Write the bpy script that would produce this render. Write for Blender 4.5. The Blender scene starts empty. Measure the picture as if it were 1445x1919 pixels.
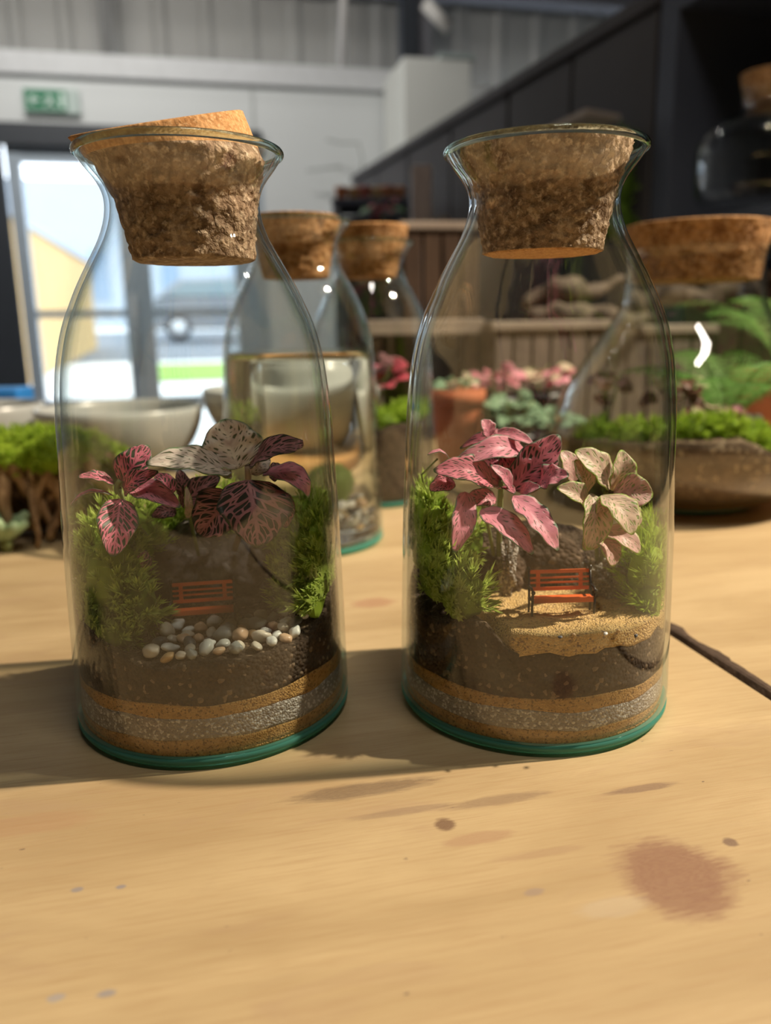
import bpy, bmesh, math, random
from mathutils import Vector, Matrix, noise
random.seed(7)
S = bpy.context.scene
COL = S.collection
PI = math.pi
# ------------------------------------------------------------------ camera
IW, IH, FPX = 1445, 1919, 1500.0
PITCH, ROLL, HC = math.radians(13.17), math.radians(-0.92), 0.156
_fw = Vector((0, math.cos(PITCH), -math.sin(PITCH))); _up = Vector((0, math.sin(PITCH), math.cos(PITCH))); _rt = Vector((1, 0, 0))
RT = math.cos(ROLL)*_rt + math.sin(ROLL)*_up
UP = -math.sin(ROLL)*_rt + math.cos(ROLL)*_up
FW = _fw
CP = Vector((0, 0, HC))
cd = bpy.data.cameras.new('camera'); cam = bpy.data.objects.new('camera', cd); COL.objects.link(cam)
cam.matrix_world = Matrix(((RT.x, UP.x, -FW.x, CP.x), (RT.y, UP.y, -FW.y, CP.y), (RT.z, UP.z, -FW.z, CP.z), (0, 0, 0, 1)))
cd.sensor_fit = 'VERTICAL'; cd.sensor_height = 36.0; cd.lens = 36.0*FPX/IH
cd.clip_start = 0.02; cd.clip_end = 300
cd.dof.use_dof = True; cd.dof.focus_distance = 0.285; cd.dof.aperture_fstop = 7.0
S.camera = cam
# ------------------------------------------------------------------ colour management, world, lights
S.view_settings.view_transform = 'Standard'; S.view_settings.look = 'None'
S.view_settings.gamma = 1.0; S.view_settings.use_curve_mapping = False
S.view_settings.exposure = 0.0
S.cycles.transparent_max_bounces = 48
S.cycles.max_bounces = 14
S.cycles.transmission_bounces = 12
S.cycles.sample_clamp_indirect = 6.0
W = bpy.data.worlds.new('sky'); S.world = W; W.use_nodes = True
bg = W.node_tree.nodes['Background']; bg.inputs[0].default_value = (.82, .91, 1.0, 1); bg.inputs[1].default_value = 4.8

TH = math.radians(12.8)                       # the room and the tables are turned by this much
U = Vector((math.cos(TH), math.sin(TH), 0)); V = Vector((-math.sin(TH), math.cos(TH), 0))
def RM(u, v, z): return U*u + V*v + Vector((0, 0, z))
def light(name, kind, loc, target, energy, color, size=None, sy=None, **k):
    l = bpy.data.lights.new(name, kind); l.energy = energy; l.color = color
    if kind == 'AREA':
        l.shape = 'RECTANGLE'; l.size = size; l.size_y = sy or size
    else: l.shadow_soft_size = size
    for a, b in k.items(): setattr(l, a, b)
    o = bpy.data.objects.new(name, l); COL.objects.link(o); o.location = loc
    o.rotation_euler = (Vector(target)-Vector(loc)).to_track_quat('-Z', 'Y').to_euler(); return o
KD = Vector((1.0, .127, 1.14)).normalized()
light('spot_light', 'SPOT', Vector((0, .32, .05))+KD*2.3, (0, .32, .05), 405, (1.0, .84, .64), .028, spot_size=math.radians(55), spot_blend=.4)
light('ceiling_lamp', 'AREA', RM(.3, -.3, 2.2), (0, .3, 0), 10, (1.0, .92, .82), .55, .12)
light('ceiling_lamp', 'AREA', RM(-.6, 3.2, 2.4), RM(-.6, 4.2, 1.2), 48, (1.0, .97, .90), 1.6, .2)
light('ceiling_lamp', 'AREA', RM(.5, 4.2, 3.4), RM(.5, 5.4, 2.4), 8, (1.0, .95, .88), 2.4, .3)
light('spot_light', 'SPOT', RM(.1, .3, 1.9), RM(.62, 1.0, .0), 32, (1.0, .84, .62), .03, spot_size=math.radians(50), spot_blend=.5)

# ------------------------------------------------------------------ pixel -> point at a depth
def ray(px, py): return FW + RT*((px-IW/2)/FPX) - UP*((py-IH/2)/FPX)
def at(px, py, Y): d = ray(px, py); return CP + d*(Y/d.y)
def atz(px, py, z=0.0): d = ray(px, py); return CP + d*((z-HC)/d.z)
def atv(px, py, v):                            # on the plane V = v, as (u, z)
    d = ray(px, py); p = CP + d*(v/d.dot(V)); return p.dot(U), p.z

# ------------------------------------------------------------------ node helpers
def new_mat(name):
    m = bpy.data.materials.new(name); m.use_nodes = True; nt = m.node_tree; nt.nodes.clear()
    out = nt.nodes.new('ShaderNodeOutputMaterial'); return m, nt, out
class G:
    def __init__(s, nt): s.nt = nt; s.L = nt.links
    def n(s, t, ins=None, **k):
        x = s.nt.nodes.new('ShaderNode'+t)
        for a, b in k.items(): setattr(x, a, b)
        for a, b in (ins or {}).items(): s.put(x.inputs[a], b)
        return x
    def put(s, sock, v):
        if hasattr(v, 'is_output'): s.L.new(v, sock)
        else:
            if isinstance(v, (tuple, list)) and len(v) == 3 and sock.type == 'RGBA': v = (*v, 1)
            sock.default_value = v
    def m(s, op, a, b=0.0, c=None, clamp=False):
        x = s.n('Math', operation=op, use_clamp=clamp); s.put(x.inputs[0], a); s.put(x.inputs[1], b)
        if c is not None: s.put(x.inputs[2], c)
        return x.outputs[0]
    def mix(s, f, a, b, mode='MIX'):
        x = s.n('Mix', data_type='RGBA', blend_type=mode); s.put(x.inputs[0], f); s.put(x.inputs[6], a); s.put(x.inputs[7], b); return x.outputs[2]
    def ramp(s, f, stops):
        x = s.n('ValToRGB'); s.put(x.inputs[0], f); e = x.color_ramp.elements
        while len(e) < len(stops): e.new(.5)
        for i, (p, c) in enumerate(stops):
            e[i].position = p; e[i].color = (*c, 1) if len(c) == 3 else c
        return x.outputs[0]
    def noise(s, vec, scale, detail=3, rough=.5, dist=0.0):
        x = s.n('TexNoise', {'Scale': scale, 'Detail': detail, 'Roughness': rough, 'Distortion': dist})
        if vec is not None: s.put(x.inputs['Vector'], vec)
        return x.outputs[0]
    def vor(s, vec, scale, feature='F1', out=0):
        x = s.n('TexVoronoi', feature=feature); x.inputs['Scale'].default_value = scale
        if vec is not None: s.put(x.inputs['Vector'], vec)
        return x.outputs[out]
    def obj(s): return s.n('TexCoord').outputs['Object']
    def mapping(s, vec, scale=(1, 1, 1), rot=(0, 0, 0), loc=(0, 0, 0)):
        x = s.n('Mapping'); s.put(x.inputs[0], vec); x.inputs['Scale'].default_value = scale; x.inputs['Rotation'].default_value = rot; x.inputs['Location'].default_value = loc; return x.outputs[0]
    def bump(s, h, strength=.4, dist=.001):
        return s.n('Bump', {'Height': h, 'Strength': strength, 'Distance': dist}).outputs[0]
    def bsdf(s, out, color, rough=.6, spec=.4, normal=None, **k):
        b = s.n('BsdfPrincipled'); s.put(b.inputs['Base Color'], color); s.put(b.inputs['Roughness'], rough)
        s.put(b.inputs['Specular IOR Level'], spec)
        if normal is not None: s.put(b.inputs['Normal'], normal)
        for a, v in k.items(): s.put(b.inputs[a.replace('_', ' ')], v)
        s.L.new(b.outputs[0], out.inputs[0]); return b
MATS = {}
def plain(name, col, rough=.6, spec=.4, var=.12, scale=20, bump=0.0, **k):
    if name in MATS: return MATS[name]
    m, nt, out = new_mat(name); g = G(nt)
    f = g.noise(g.obj(), scale, 4)
    c = g.mix(f, tuple(x*(1-var) for x in col), tuple(min(1, x*(1+var)) for x in col))
    g.bsdf(out, c, rough, spec, g.bump(f, bump, .002) if bump else None, **k)
    MATS[name] = m; return m

def glass_mat(name, tint=(.982, .993, .988), edge=(.30, .42, .44), r0=.04, gl=1.0):
    m, nt, out = new_mat(name); g = G(nt)
    f = g.n('LayerWeight', {'Blend': .5}).outputs['Facing']
    fr = g.m('ADD', g.m('MULTIPLY', g.m('POWER', f, 5.0), 1-r0), r0)
    c = g.ramp(f, [(0, tint), (.55, tint), (.85, tuple(a*.65+b*.35 for a, b in zip(tint, edge))), (1, edge)])
    t = g.n('BsdfTransparent', {'Color': c}).outputs[0]
    s = g.n('BsdfGlossy', {'Color': (gl, gl, gl, 1), 'Roughness': .015}).outputs[0]
    mx = g.n('MixShader'); g.put(mx.inputs[0], fr); g.put(mx.inputs[1], t); g.put(mx.inputs[2], s)
    g.L.new(mx.outputs[0], out.inputs[0]); MATS[name] = m; return m
GLASS = glass_mat('clear_glass')
GLASS_RIM = glass_mat('rim_glass', (.90, .95, .94), (.18, .32, .33), .07)
PANE = glass_mat('window_glass', (.98, .99, .99), (.8, .85, .85), .04)
def solid_glass(name, col, ior=1.5, rough=.0):
    m, nt, out = new_mat(name); g = G(nt)
    b = g.n('BsdfGlass', {'Color': col, 'Roughness': rough, 'IOR': ior}); g.L.new(b.outputs[0], out.inputs[0]); MATS[name] = m; return m
def teal():
    m, nt, out = new_mat('teal_base_glass'); g = G(nt)
    a = g.n('BsdfGlass', {'Color': (.62, .98, .88, 1), 'Roughness': .02, 'IOR': 1.5}); c = g.n('BsdfTranslucent', {'Color': (.35, .85, .70, 1)}); d = g.n('BsdfDiffuse', {'Color': (.22, .72, .60, 1)})
    x = g.n('MixShader', {0: .5}); g.L.new(c.outputs[0], x.inputs[1]); g.L.new(d.outputs[0], x.inputs[2])
    y = g.n('MixShader', {0: .42}); g.L.new(a.outputs[0], y.inputs[1]); g.L.new(x.outputs[0], y.inputs[2]); g.L.new(y.outputs[0], out.inputs[0]); return m
TEAL = teal()
RIMG = solid_glass('rim_glass_solid', (.86, .95, .94), 1.5)
WATER = solid_glass('water', (.972, .98, .962), 1.33)

def cork_mat(name, base, dark, light_, sc=1.0, bs=.8):
    m, nt, out = new_mat(name); g = G(nt); o = g.obj()
    v = g.vor(o, 420*sc); n1 = g.noise(o, 150*sc, 5, .65); n2 = g.noise(o, 520*sc, 3, .6)
    c = g.mix(g.ramp(n1, [(.36, (0, 0, 0)), (.60, (1, 1, 1))]), dark, base)
    c = g.mix(g.ramp(n2, [(.5, (0, 0, 0)), (.66, (1, 1, 1))]), c, light_)
    c = g.mix(g.ramp(v, [(.0, (0, 0, 0)), (.55, (.0, .0, .0)), (.85, (.6, .6, .6))]), c, dark)
    h = g.m('ADD', g.m('MULTIPLY', n1, 1.3), g.m('MULTIPLY', g.m('SUBTRACT', n2, v), .8))
    g.bsdf(out, c, .85, .2, g.bump(h, bs, .0014)); MATS[name] = m; return m
CORK = cork_mat('coarse_cork', (.46, .32, .21), (.17, .10, .058), (.66, .50, .36), .8, 1.0)
CORKF = cork_mat('fine_cork', (.66, .36, .15), (.42, .20, .07), (.74, .45, .22), 1.6, .25)
CORKB = cork_mat('brown_cork', (.44, .235, .10), (.17, .075, .025), (.58, .36, .19), .55, .6)

# ------------------------------------------------------------------ mesh helpers
class MB:
    def __init__(s): s.v = []; s.f = []; s.uv = []; s.mi = []
    def add(s, vs, fs, uvs=None, mi=0):
        b = len(s.v); s.v += [tuple(x) for x in vs]; s.uv += (uvs if uvs else [(0, 0)]*len(vs))
        s.f += [tuple(b+i for i in f) for f in fs]; s.mi += [mi]*len(fs)
    def box(s, c, d, M=None, mi=0):
        x, y, z = d[0]/2, d[1]/2, d[2]/2; vs = [Vector((a*x, b*y, e*z)) for a in (-1, 1) for b in (-1, 1) for e in (-1, 1)]
        if M is not None: vs = [M @ p for p in vs]
        vs = [p+Vector(c) for p in vs]
        s.add(vs, [(0, 1, 3, 2), (4, 6, 7, 5), (0, 4, 5, 1), (2, 3, 7, 6), (0, 2, 6, 4), (1, 5, 7, 3)], mi=mi)
    def rbox(s, u0, u1, v0, v1, z0, z1, mi=0):    # box in the room's frame
        vs = [RM(a, b, e) for a in (u0, u1) for b in (v0, v1) for e in (z0, z1)]
        s.add(vs, [(0, 1, 3, 2), (4, 6, 7, 5), (0, 4, 5, 1), (2, 3, 7, 6), (0, 2, 6, 4), (1, 5, 7, 3)], mi=mi)
    def lathe(s, prof, c=(0, 0, 0), n=64, close=False, mi=0, jit=None):
        vs = []; c = Vector(c)
        for i, (r, z) in enumerate(prof):
            for k in range(n):
                a = 2*PI*k/n; p = Vector((r*math.cos(a), r*math.sin(a), z))
                if jit: p = jit(p)
                vs.append(p+c)
        fs = []; m = len(prof)
        for i in range(m if close else m-1):
            j = (i+1) % m
            for k in range(n):
                q = (k+1) % n; fs.append((i*n+k, i*n+q, j*n+q, j*n+k))
        if not close:
            if prof[0][0] > 1e-6: fs.append(tuple(range(n))[::-1])
            if prof[-1][0] > 1e-6: fs.append(tuple((m-1)*n+k for k in range(n)))
        s.add(vs, fs, mi=mi)
    def tube(s, pts, rad, n=8, mi=0):
        pts = [Vector(p) for p in pts]; m = len(pts)
        if not isinstance(rad, (list, tuple)): rad = [rad]*m
        t0 = (pts[1]-pts[0]).normalized(); ref = Vector((0, 0, 1)) if abs(t0.z) < .9 else Vector((1, 0, 0)); a = t0.cross(ref).normalized(); vs = []
        for i, p in enumerate(pts):
            t = (pts[min(i+1, m-1)]-pts[max(i-1, 0)]).normalized(); a = (a-t*a.dot(t)).normalized(); b = t.cross(a)
            for k in range(n):
                w = 2*PI*k/n; vs.append(p+(a*math.cos(w)+b*math.sin(w))*rad[i])
        fs = [(i*n+k, i*n+(k+1) % n, (i+1)*n+(k+1) % n, (i+1)*n+k) for i in range(m-1) for k in range(n)]
        fs += [tuple(range(n))[::-1], tuple((m-1)*n+k for k in range(n))]
        s.add(vs, fs, mi=mi)
    def build(s, name, mat, parent=None, smooth=True, origin=None, bevel=0.0):
        o0 = Vector(origin) if origin is not None else Vector((0, 0, 0))
        me = bpy.data.meshes.new(name); me.from_pydata([tuple(Vector(p)-o0) for p in s.v], [], s.f); me.update()
        for m in (mat if isinstance(mat, (list, tuple)) else [mat]): me.materials.append(m)
        uvl = me.uv_layers.new(name='UVMap')
        for p in me.polygons:
            p.use_smooth = smooth; p.material_index = s.mi[p.index]
            for li in p.loop_indices: uvl.data[li].uv = s.uv[me.loops[li].vertex_index]
        bm = bmesh.new(); bm.from_mesh(me); bmesh.ops.recalc_face_normals(bm, faces=bm.faces); bm.to_mesh(me); bm.free()
        o = bpy.data.objects.new(name, me); COL.objects.link(o); o.location = o0
        if parent is not None:
            o.parent = parent; o.matrix_parent_inverse = parent.matrix_basis.inverted()
        if bevel:
            b = o.modifiers.new('bevel', 'BEVEL'); b.width = bevel; b.segments = 2; b.limit_method = 'ANGLE'
        return o
def tag(o, label=None, cat=None, group=None, kind=None):
    if label: o['label'] = label
    if cat: o['category'] = cat
    if group: o['group'] = group
    if kind: o['kind'] = kind
    return o
def empty(name, loc, label=None, cat=None, group=None):
    o = bpy.data.objects.new(name, None); COL.objects.link(o); o.location = loc; o.empty_display_size = .01
    return tag(o, label, cat, group)
def N3(p, s): return noise.noise(Vector(p)*s)
def curve(p0, p1, p2, n=10):
    p0, p1, p2 = Vector(p0), Vector(p1), Vector(p2)
    return [p0*(1-t)**2+p1*2*t*(1-t)+p2*t*t for t in [i/(n-1) for i in range(n)]]

# ================================================================== THE SETTING
FL = -.75
wallm = plain('white_wall_paint', (.62, .64, .65), .7, .3, .03, 3)
def ribs():
    m, nt, out = new_mat('ribbed_metal_sheet'); g = G(nt)
    n = g.noise(g.obj(), 2.0, 4)
    g.bsdf(out, g.mix(n, (.23, .22, .205), (.30, .29, .27)), .5, .4); return m
sheet = ribs()
floorm = plain('pale_concrete_floor', (.42, .42, .42), .16, .6, .15, 4)
dark_metal = plain('dark_metal', (.035, .04, .05), .45, .4)
frame_grey = plain('door_frame_grey', (.34, .40, .47), .4, .5, .05)
def structure(name, mb, mat, **k):
    return tag(mb.build(name, mat, smooth=False, **k), kind='structure')
b = MB(); b.rbox(-5, 4.2, -4, 5.16, FL-.06, FL); structure('floor', b, floorm)
b = MB(); b.rbox(-5, 4.2, -4, 5.62, 3.75, 3.83); structure('ceiling', b, plain('ceiling_grey', (.25, .25, .25), .8))
b = MB(); b.rbox(4.2, 4.3, -4, 5.62, FL, 3.75); structure('wall_right', b, plain('wall_right_grey', (.16, .155, .15), .8))
b = MB(); b.rbox(-5.1, -5, -4, 5.62, FL, 3.75); structure('wall_left', b, wallm)
b = MB(); b.rbox(-5, 4.2, -4.1, -4, FL, 3.75); structure('wall_front', b, plain('wall_front_brown', (.22, .18, .15), .8))
V0 = 5.0
# door opening in the white wall, measured on the wall plane
uL, _ = atv(-60, 500, V0); uA, _ = atv(24, 500, V0); uR, _ = atv(505, 600, V0); _, zH = atv(70, 241, V0)
u_end, _ = atv(742, 300, V0); _, zT = atv(350, 118, V0)
b = MB(); b.rbox(-5, uL, V0, V0+.16, FL, zT); b.rbox(uL, uR, V0, V0+.16, zH, zT); b.rbox(uR, u_end+.1, V0, V0+.16, FL, zT); b.rbox(u_end+.1, 4.2, V0, V0+.16, FL, atv(905, 160, V0)[1])
us1, _ = atv(478, 300, V0); us2, _ = atv(640, 300, V0)
structure('wall_back', b, wallm)
b = MB(); b.rbox(-5, u_end, V0-.035, V0-.002, zT-.10, zT+.012); structure('trim_1', b, plain('pale_cap_trim', (.56, .57, .59), .6))
b = MB(); b.rbox(us1-.008, us1+.008, V0-.008, V0-.001, FL, zT-.1); structure('trim_2', b, plain('seam_grey', (.45, .47, .47), .6))
# metal hall wall, beyond and above the white room wall, with ribs every 30 cm
b = MB(); vs = []; nr = 34; u0 = -5.0
prof = []
for i in range(nr):
    u = u0+i*.27; prof += [(u, 5.5), (u+.03, 5.48), (u+.07, 5.48), (u+.10, 5.5)]
prof.append((4.2, 5.5)); vs = []
for (u, v) in prof: vs += [RM(u, v, 1.55), RM(u, v, 3.75)]
b.add(vs, [(2*i, 2*i+2, 2*i+3, 2*i+1) for i in range(len(prof)-1)]); b.rbox(-5, 4.2, 5.56, 5.62, 1.5, 3.75)
structure('wall_hall', b, sheet)
b = MB()
for zz in (2.20,):
    b.rbox(-5, 4.2, 5.30, 5.45, zz-.06, zz+.06)
structure('trim_3', b, plain('purlin_grey', (.15, .15, .17), .6))
u1, _ = atv(200, 60, 5.3); b = MB(); b.rbox(u1-.03, u1+.03, 5.2, 5.3, 1.6, 3.75); structure('trim_4', b, plain('rail_grey', (.12, .12, .12), .6))
u1, _ = atv(768, 60, 5.2); b = MB(); b.rbox(u1-.05, u1+.045, 5.18, 5.3, FL, 3.75); b.rbox(u1+.045, u1+.14, 5.22, 5.3, FL, 3.75, 1)
tag(b.build('steel_column', [dark_metal, plain('purlin_grey', (.15, .15, .17))], smooth=False), 'dark steel column rising behind the white box', 'column')
p0 = at(641, 140, 5.22); p1 = at(648, -160, 5.22); b = MB(); b.tube([p0, p1], .025, 12)
tag(b.build('pipe', plain('pipe_paint', (.50, .48, .47), .5)), 'thin pale vertical pipe above the white wall', 'pipe')
p0 = at(797, 6, 4.8); p1 = at(842, 56, 4.8); b = MB(); b.tube([p0, p1], .035, 12)
tag(b.build('hanging_tube', plain('tube_white', (.62, .60, .58), .5)), 'short pale slanted tube hanging beside the steel column', 'tube')
# white boxed duct in front of the wall end
ub0, _ = atv(757, 200, 4.5); ub1, _ = atv(882, 200, 4.5); _, zb = atv(800, 108, 4.5)
b = MB(); b.rbox(ub0, ub1, 4.5, 4.96, FL, zb); o = b.build('boxed_duct', plain('duct_white', (.72, .73, .70), .6, .3, .03, 3), smooth=False, bevel=.006)
tag(o, 'white boxed duct standing at the end of the white wall', 'duct')
b = MB(); b.rbox(ub0+.2, ub1+.02, 4.49, 4.7, zb+.003, zb+.03); tag(b.build('duct_lid', plain('lid_grey', (.35, .40, .40)), o, smooth=False))
# ---- door_1 (glazed double door)
door = bpy.data.objects.new('door_1', None); COL.objects.link(door); door.location = RM((uL+uR)/2, V0, FL); tag(door, kind='structure')
def upx(px, py=500): return atv(px, py, V0)[0]
def zpx(py, px=100): return atv(px, py, V0)[1]
b = MB(); b.rbox(uL, uR, V0-.05, V0-.002, zH-.09, zH+.02); b.rbox(uL-.0, upx(30), V0-.05, V0-.002, FL, zH-.09); b.build('head_frame', dark_metal, door, smooth=False)
zp0, zp1 = zpx(745, 250), zpx(303, 60)
cols = [upx(58), upx(228), upx(282), upx(440)]
b = MB()
b.rbox(upx(33), cols[0], V0, V0+.07, FL, zH-.02); b.rbox(cols[1], cols[2], V0, V0+.07, FL, zH-.02); b.rbox(cols[3], uR+.0, V0, V0+.07, FL, zH-.02)
b.rbox(cols[0], cols[3], V0+.005, V0+.065, zp1, zH-.02); b.rbox(cols[0], cols[3], V0+.005, V0+.065, zpx(770, 250), zp0); b.rbox(cols[0], cols[3], V0+.005, V0+.065, FL, FL+.16)
b.build('door_frame', frame_grey, door, smooth=False)
b = MB(); zb_ = zpx(588, 150); b.rbox(cols[0], cols[3], V0+.02, V0+.05, zb_-.02, zb_+.02); b.build('crossbar', frame_grey, door, smooth=False)
for a, c in ((cols[0], cols[1]), (cols[2], cols[3])):
    for z0, z1 in ((FL+.16, zpx(770, 250)), (zp0, zp1)):
        b = MB(); b.rbox(a, c, V0+.03, V0+.036, z0, z1); b.build('pane', PANE, door, smooth=False)
b = MB(); b.tube([RM(cols[1]+.05, V0-.04, -.05), RM(cols[1]+.05, V0-.04, .35)], .012, 8); b.build('door_handle', plain('steel', (.5, .5, .52), .3), door)
# ---- emergency exit sign
ug0, zg1 = atv(45, 168, V0-.03); ug1, zg0 = atv(146, 211, V0-.03)
sg = empty('exit_sign', RM((ug0+ug1)/2, V0-.02, zg0), 'green emergency exit sign with running figure on the white wall', 'sign')
b = MB(); b.rbox(ug0-.01, ug1+.012, V0-.04, V0-.003, zg0-.01, zg1+.01); b.build('backing', plain('sign_backing', (.42, .50, .48), .5), sg, smooth=False)
gw = ug1-ug0; gh = zg1-zg0
b = MB(); b.rbox(ug0, ug0+gw*.80, V0-.045, V0-.0405, zg0, zg1); b.build('green_panel', plain('sign_green', (.0, .16, .07), .5), sg, smooth=False)
def sgp(a, c): return RM(ug0+gw*a, V0-.048, zg0+gh*c)
b = MB()
b.tube([sgp(.12, .3), sgp(.12, .68)], .006, 6); b.tube([sgp(.12, .5), sgp(.30, .5)], .007, 6); b.tube([sgp(.20, .72), sgp(.11, .5), sgp(.20, .28)], .006, 6)
b.tube([sgp(.46, .80), sgp(.465, .80001), sgp(.47, .80)], [.006, .01, .006], 8)
b.tube([sgp(.46, .70), sgp(.49, .45)], .010, 6); b.tube([sgp(.49, .45), sgp(.42, .30), sgp(.36, .18)], .007, 6); b.tube([sgp(.49, .45), sgp(.56, .28), sgp(.55, .12)], .007, 6); b.tube([sgp(.38, .56), sgp(.46, .68), sgp(.56, .58)], .005, 6)
b.rbox(ug0+gw*.68, ug0+gw*.76, V0-.05, V0-.046, zg0+gh*.15, zg0+gh*.85)
b.build('pictogram', plain('sign_white', (.62, .75, .70), .5), sg, smooth=False)
# ---- wire wall hook drawn faintly on the white wall
b = MB(); b.tube([at(612, 262, 4.9), at(640, 268, 4.9), at(672, 268, 4.9), at(680, 300, 4.9), at(678, 325, 4.9)], .006, 6); b.tube([at(575, 320, 4.9), at(640, 312, 4.9)], .006, 6)
tag(b.build('wire_rack', plain('wire_grey', (.34, .36, .35))), 'faint thin wire rack against the white wall', 'rack')

# ================================================================== OUTSIDE THE DOOR
def gz(v): return FL + max(0, v-5.2)*.0335
gm = plain('bright_paving', (.80, .79, .78), .8, .2, .05, 2)
b = MB(); b.add([RM(-14, 5.18, gz(5.2)), RM(12, 5.18, gz(5.2)), RM(12, 60, gz(60)), RM(-14, 60, gz(60))], [(0, 1, 2, 3)]); structure('ground_outside', b, gm)
b = MB(); b.add([RM(-14, 15.0, gz(15)+.01), RM(12, 15.0, gz(15)+.01), RM(12, 29, gz(29)+.01), RM(-14, 29, gz(29)+.01)], [(0, 1, 2, 3)])
structure('road_outside', b, plain('road_grey', (.15, .165, .19), .8))
b = MB(); ga, gb = -.78, .7; b.add([RM(ga+.1, 11.2, gz(11.2)+.015), RM(gb, 11.2, gz(11.2)+.015), RM(gb, 14.3, gz(14.3)+.015), RM(ga+.0, 14.3, gz(14.3)+.015)], [(0, 1, 2, 3)])
tag(b.build('grass_verge', plain('verge_green', (.24, .40, .09), .9, .1, .25, 12)), 'bright green grass verge beside the road outside', 'grass', kind='stuff')
# timber-clad shed wall running away on the left
def cladding():
    m, nt, out = new_mat('yellow_timber_cladding'); g = G(nt); o = g.obj()
    x = g.n('SeparateXYZ', {0: g.mapping(o, rot=(0, 0, -TH))}).outputs
    w = g.m('FRACT', g.m('MULTIPLY', x[1], 2.2)); seam = g.m('LESS_THAN', w, .06)
    n = g.noise(g.mapping(o, (1, 1, .2)), 3, 4)
    c = g.mix(n, (.48, .30, .12), (.62, .44, .22)); c = g.mix(seam, c, (.2, .12, .06)); g.bsdf(out, c, .8, .2); return m
b = MB(); b.rbox(-2.5, -2.2, 9.4, 19.5, -.6, 1.55); o = b.build('timber_shed', cladding(), smooth=False)
tag(o, 'yellow timber clad shed receding outside the glass door', 'building')
b = MB(); b.rbox(-2.55, -2.15, 9.3, 19.6, 1.55, 1.65); b.build('roof_edge', plain('roof_grey', (.32, .36, .42)), o, smooth=False)
b = MB(); b.tube([RM(-2.12, 10.6, -.6), RM(-2.12, 10.6, 3.2)], .05, 8); b.build('drainpipe', plain('pipe_blue', (.22, .28, .40)), o)
b = MB(); b.rbox(-9, 6, 33, 36, 0, 5.5); o = b.build('white_building', plain('render_white', (.34, .38, .43), .8, .2, .04, 1), smooth=False)
tag(o, 'pale building behind the parked car outside', 'building')
for k in range(4):
    b = MB(); b.rbox(-6.3+k*2.6, -5.7+k*2.6, 32.95, 33.0, 1.2, 3.0); b.build('window', plain('window_blue', (.20, .27, .36), .2), o, smooth=False)
b = MB(); b.rbox(-2.62, -2.36, 11.0, 11.4, 1.95, 2.5); b.tube([RM(-2.5, 11.2, 2.5), RM(-2.5, 11.2, 2.9)], .03, 6)
tag(b.build('hanging_sign', plain('sign_brown', (.20, .12, .13), .6), smooth=False), 'small brown sign hung high outside the door', 'sign')
# parked silver car
def car(u, v, z):
    root = empty('car', RM(u, v, z), 'silver car with red tail light parked across the road outside', 'car')
    body = plain('car_silver', (.17, .18, .20), .3, .6); gl = plain('car_glass', (.10, .15, .17), .1, .8)
    pr = [(-2.1, .35), (-2.15, .75), (-1.95, 1.0), (-1.1, 1.05), (-.6, 1.05), (1.0, 1.05), (1.6, .95), (2.1, .8), (2.2, .4), (1.9, .28), (-1.9, .28)]
    b = MB(); n = len(pr); vs = [RM(u+a, v+s, z+c) for s in (-.85, .85) for a, c in pr]
    b.add(vs, [tuple(range(n)), tuple(range(n, 2*n))[::-1]]+[(i, (i+1) % n, n+(i+1) % n, n+i) for i in range(n)]); b.build('body', body, root, smooth=False, bevel=.05)
    pr = [(-1.9, 1.04), (-1.3, 1.5), (.1, 1.55), (1.1, 1.04)]; n = 4; b = MB(); vs = [RM(u+a, v+s*(.8 if c < 1.1 else .65), z+c) for s in (-1, 1) for a, c in pr]
    b.add(vs, [tuple(range(n)), tuple(range(n, 2*n))[::-1]]+[(i, (i+1) % n, n+(i+1) % n, n+i) for i in range(n)]); b.build('cabin', body, root, smooth=False, bevel=.04)
    b = MB(); vs = [RM(u+a, v-.86+(c-1.04)*.3, z+c) for a, c in ((-1.6, 1.1), (-1.15, 1.42), (0, 1.46), (.8, 1.1))]; vs += [p+V*.02 for p in vs]
    b.add(vs, [(0, 1, 2, 3), (4, 7, 6, 5), (0, 4, 5, 1), (1, 5, 6, 2), (2, 6, 7, 3), (3, 7, 4, 0)]); b.build('side_window', gl, root, smooth=False)
    for a in (-1.35, 1.35):
        b = MB(); c = RM(u+a, v-.84, z+.32); b.tube([c-V*.06, c+V*.14], .32, 20); w = b.build('wheel', plain('tyre', (.03, .03, .035), .7), root)
        b = MB(); b.tube([c-V*.075, c-V*.05], .2, 12); b.build('hub', plain('hub_silver', (.6, .6, .62), .3), w)
    b = MB(); b.rbox(u-2.18, u-2.0, v-.87, v-.5, z+.72, z+.95); b.build('tail_light', plain('tail_red', (.75, .03, .03), .3), root, smooth=False)
cu = atv(275, 600, 22)[0]; car(cu+2.15, 22.0, gz(22)+.02)

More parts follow.
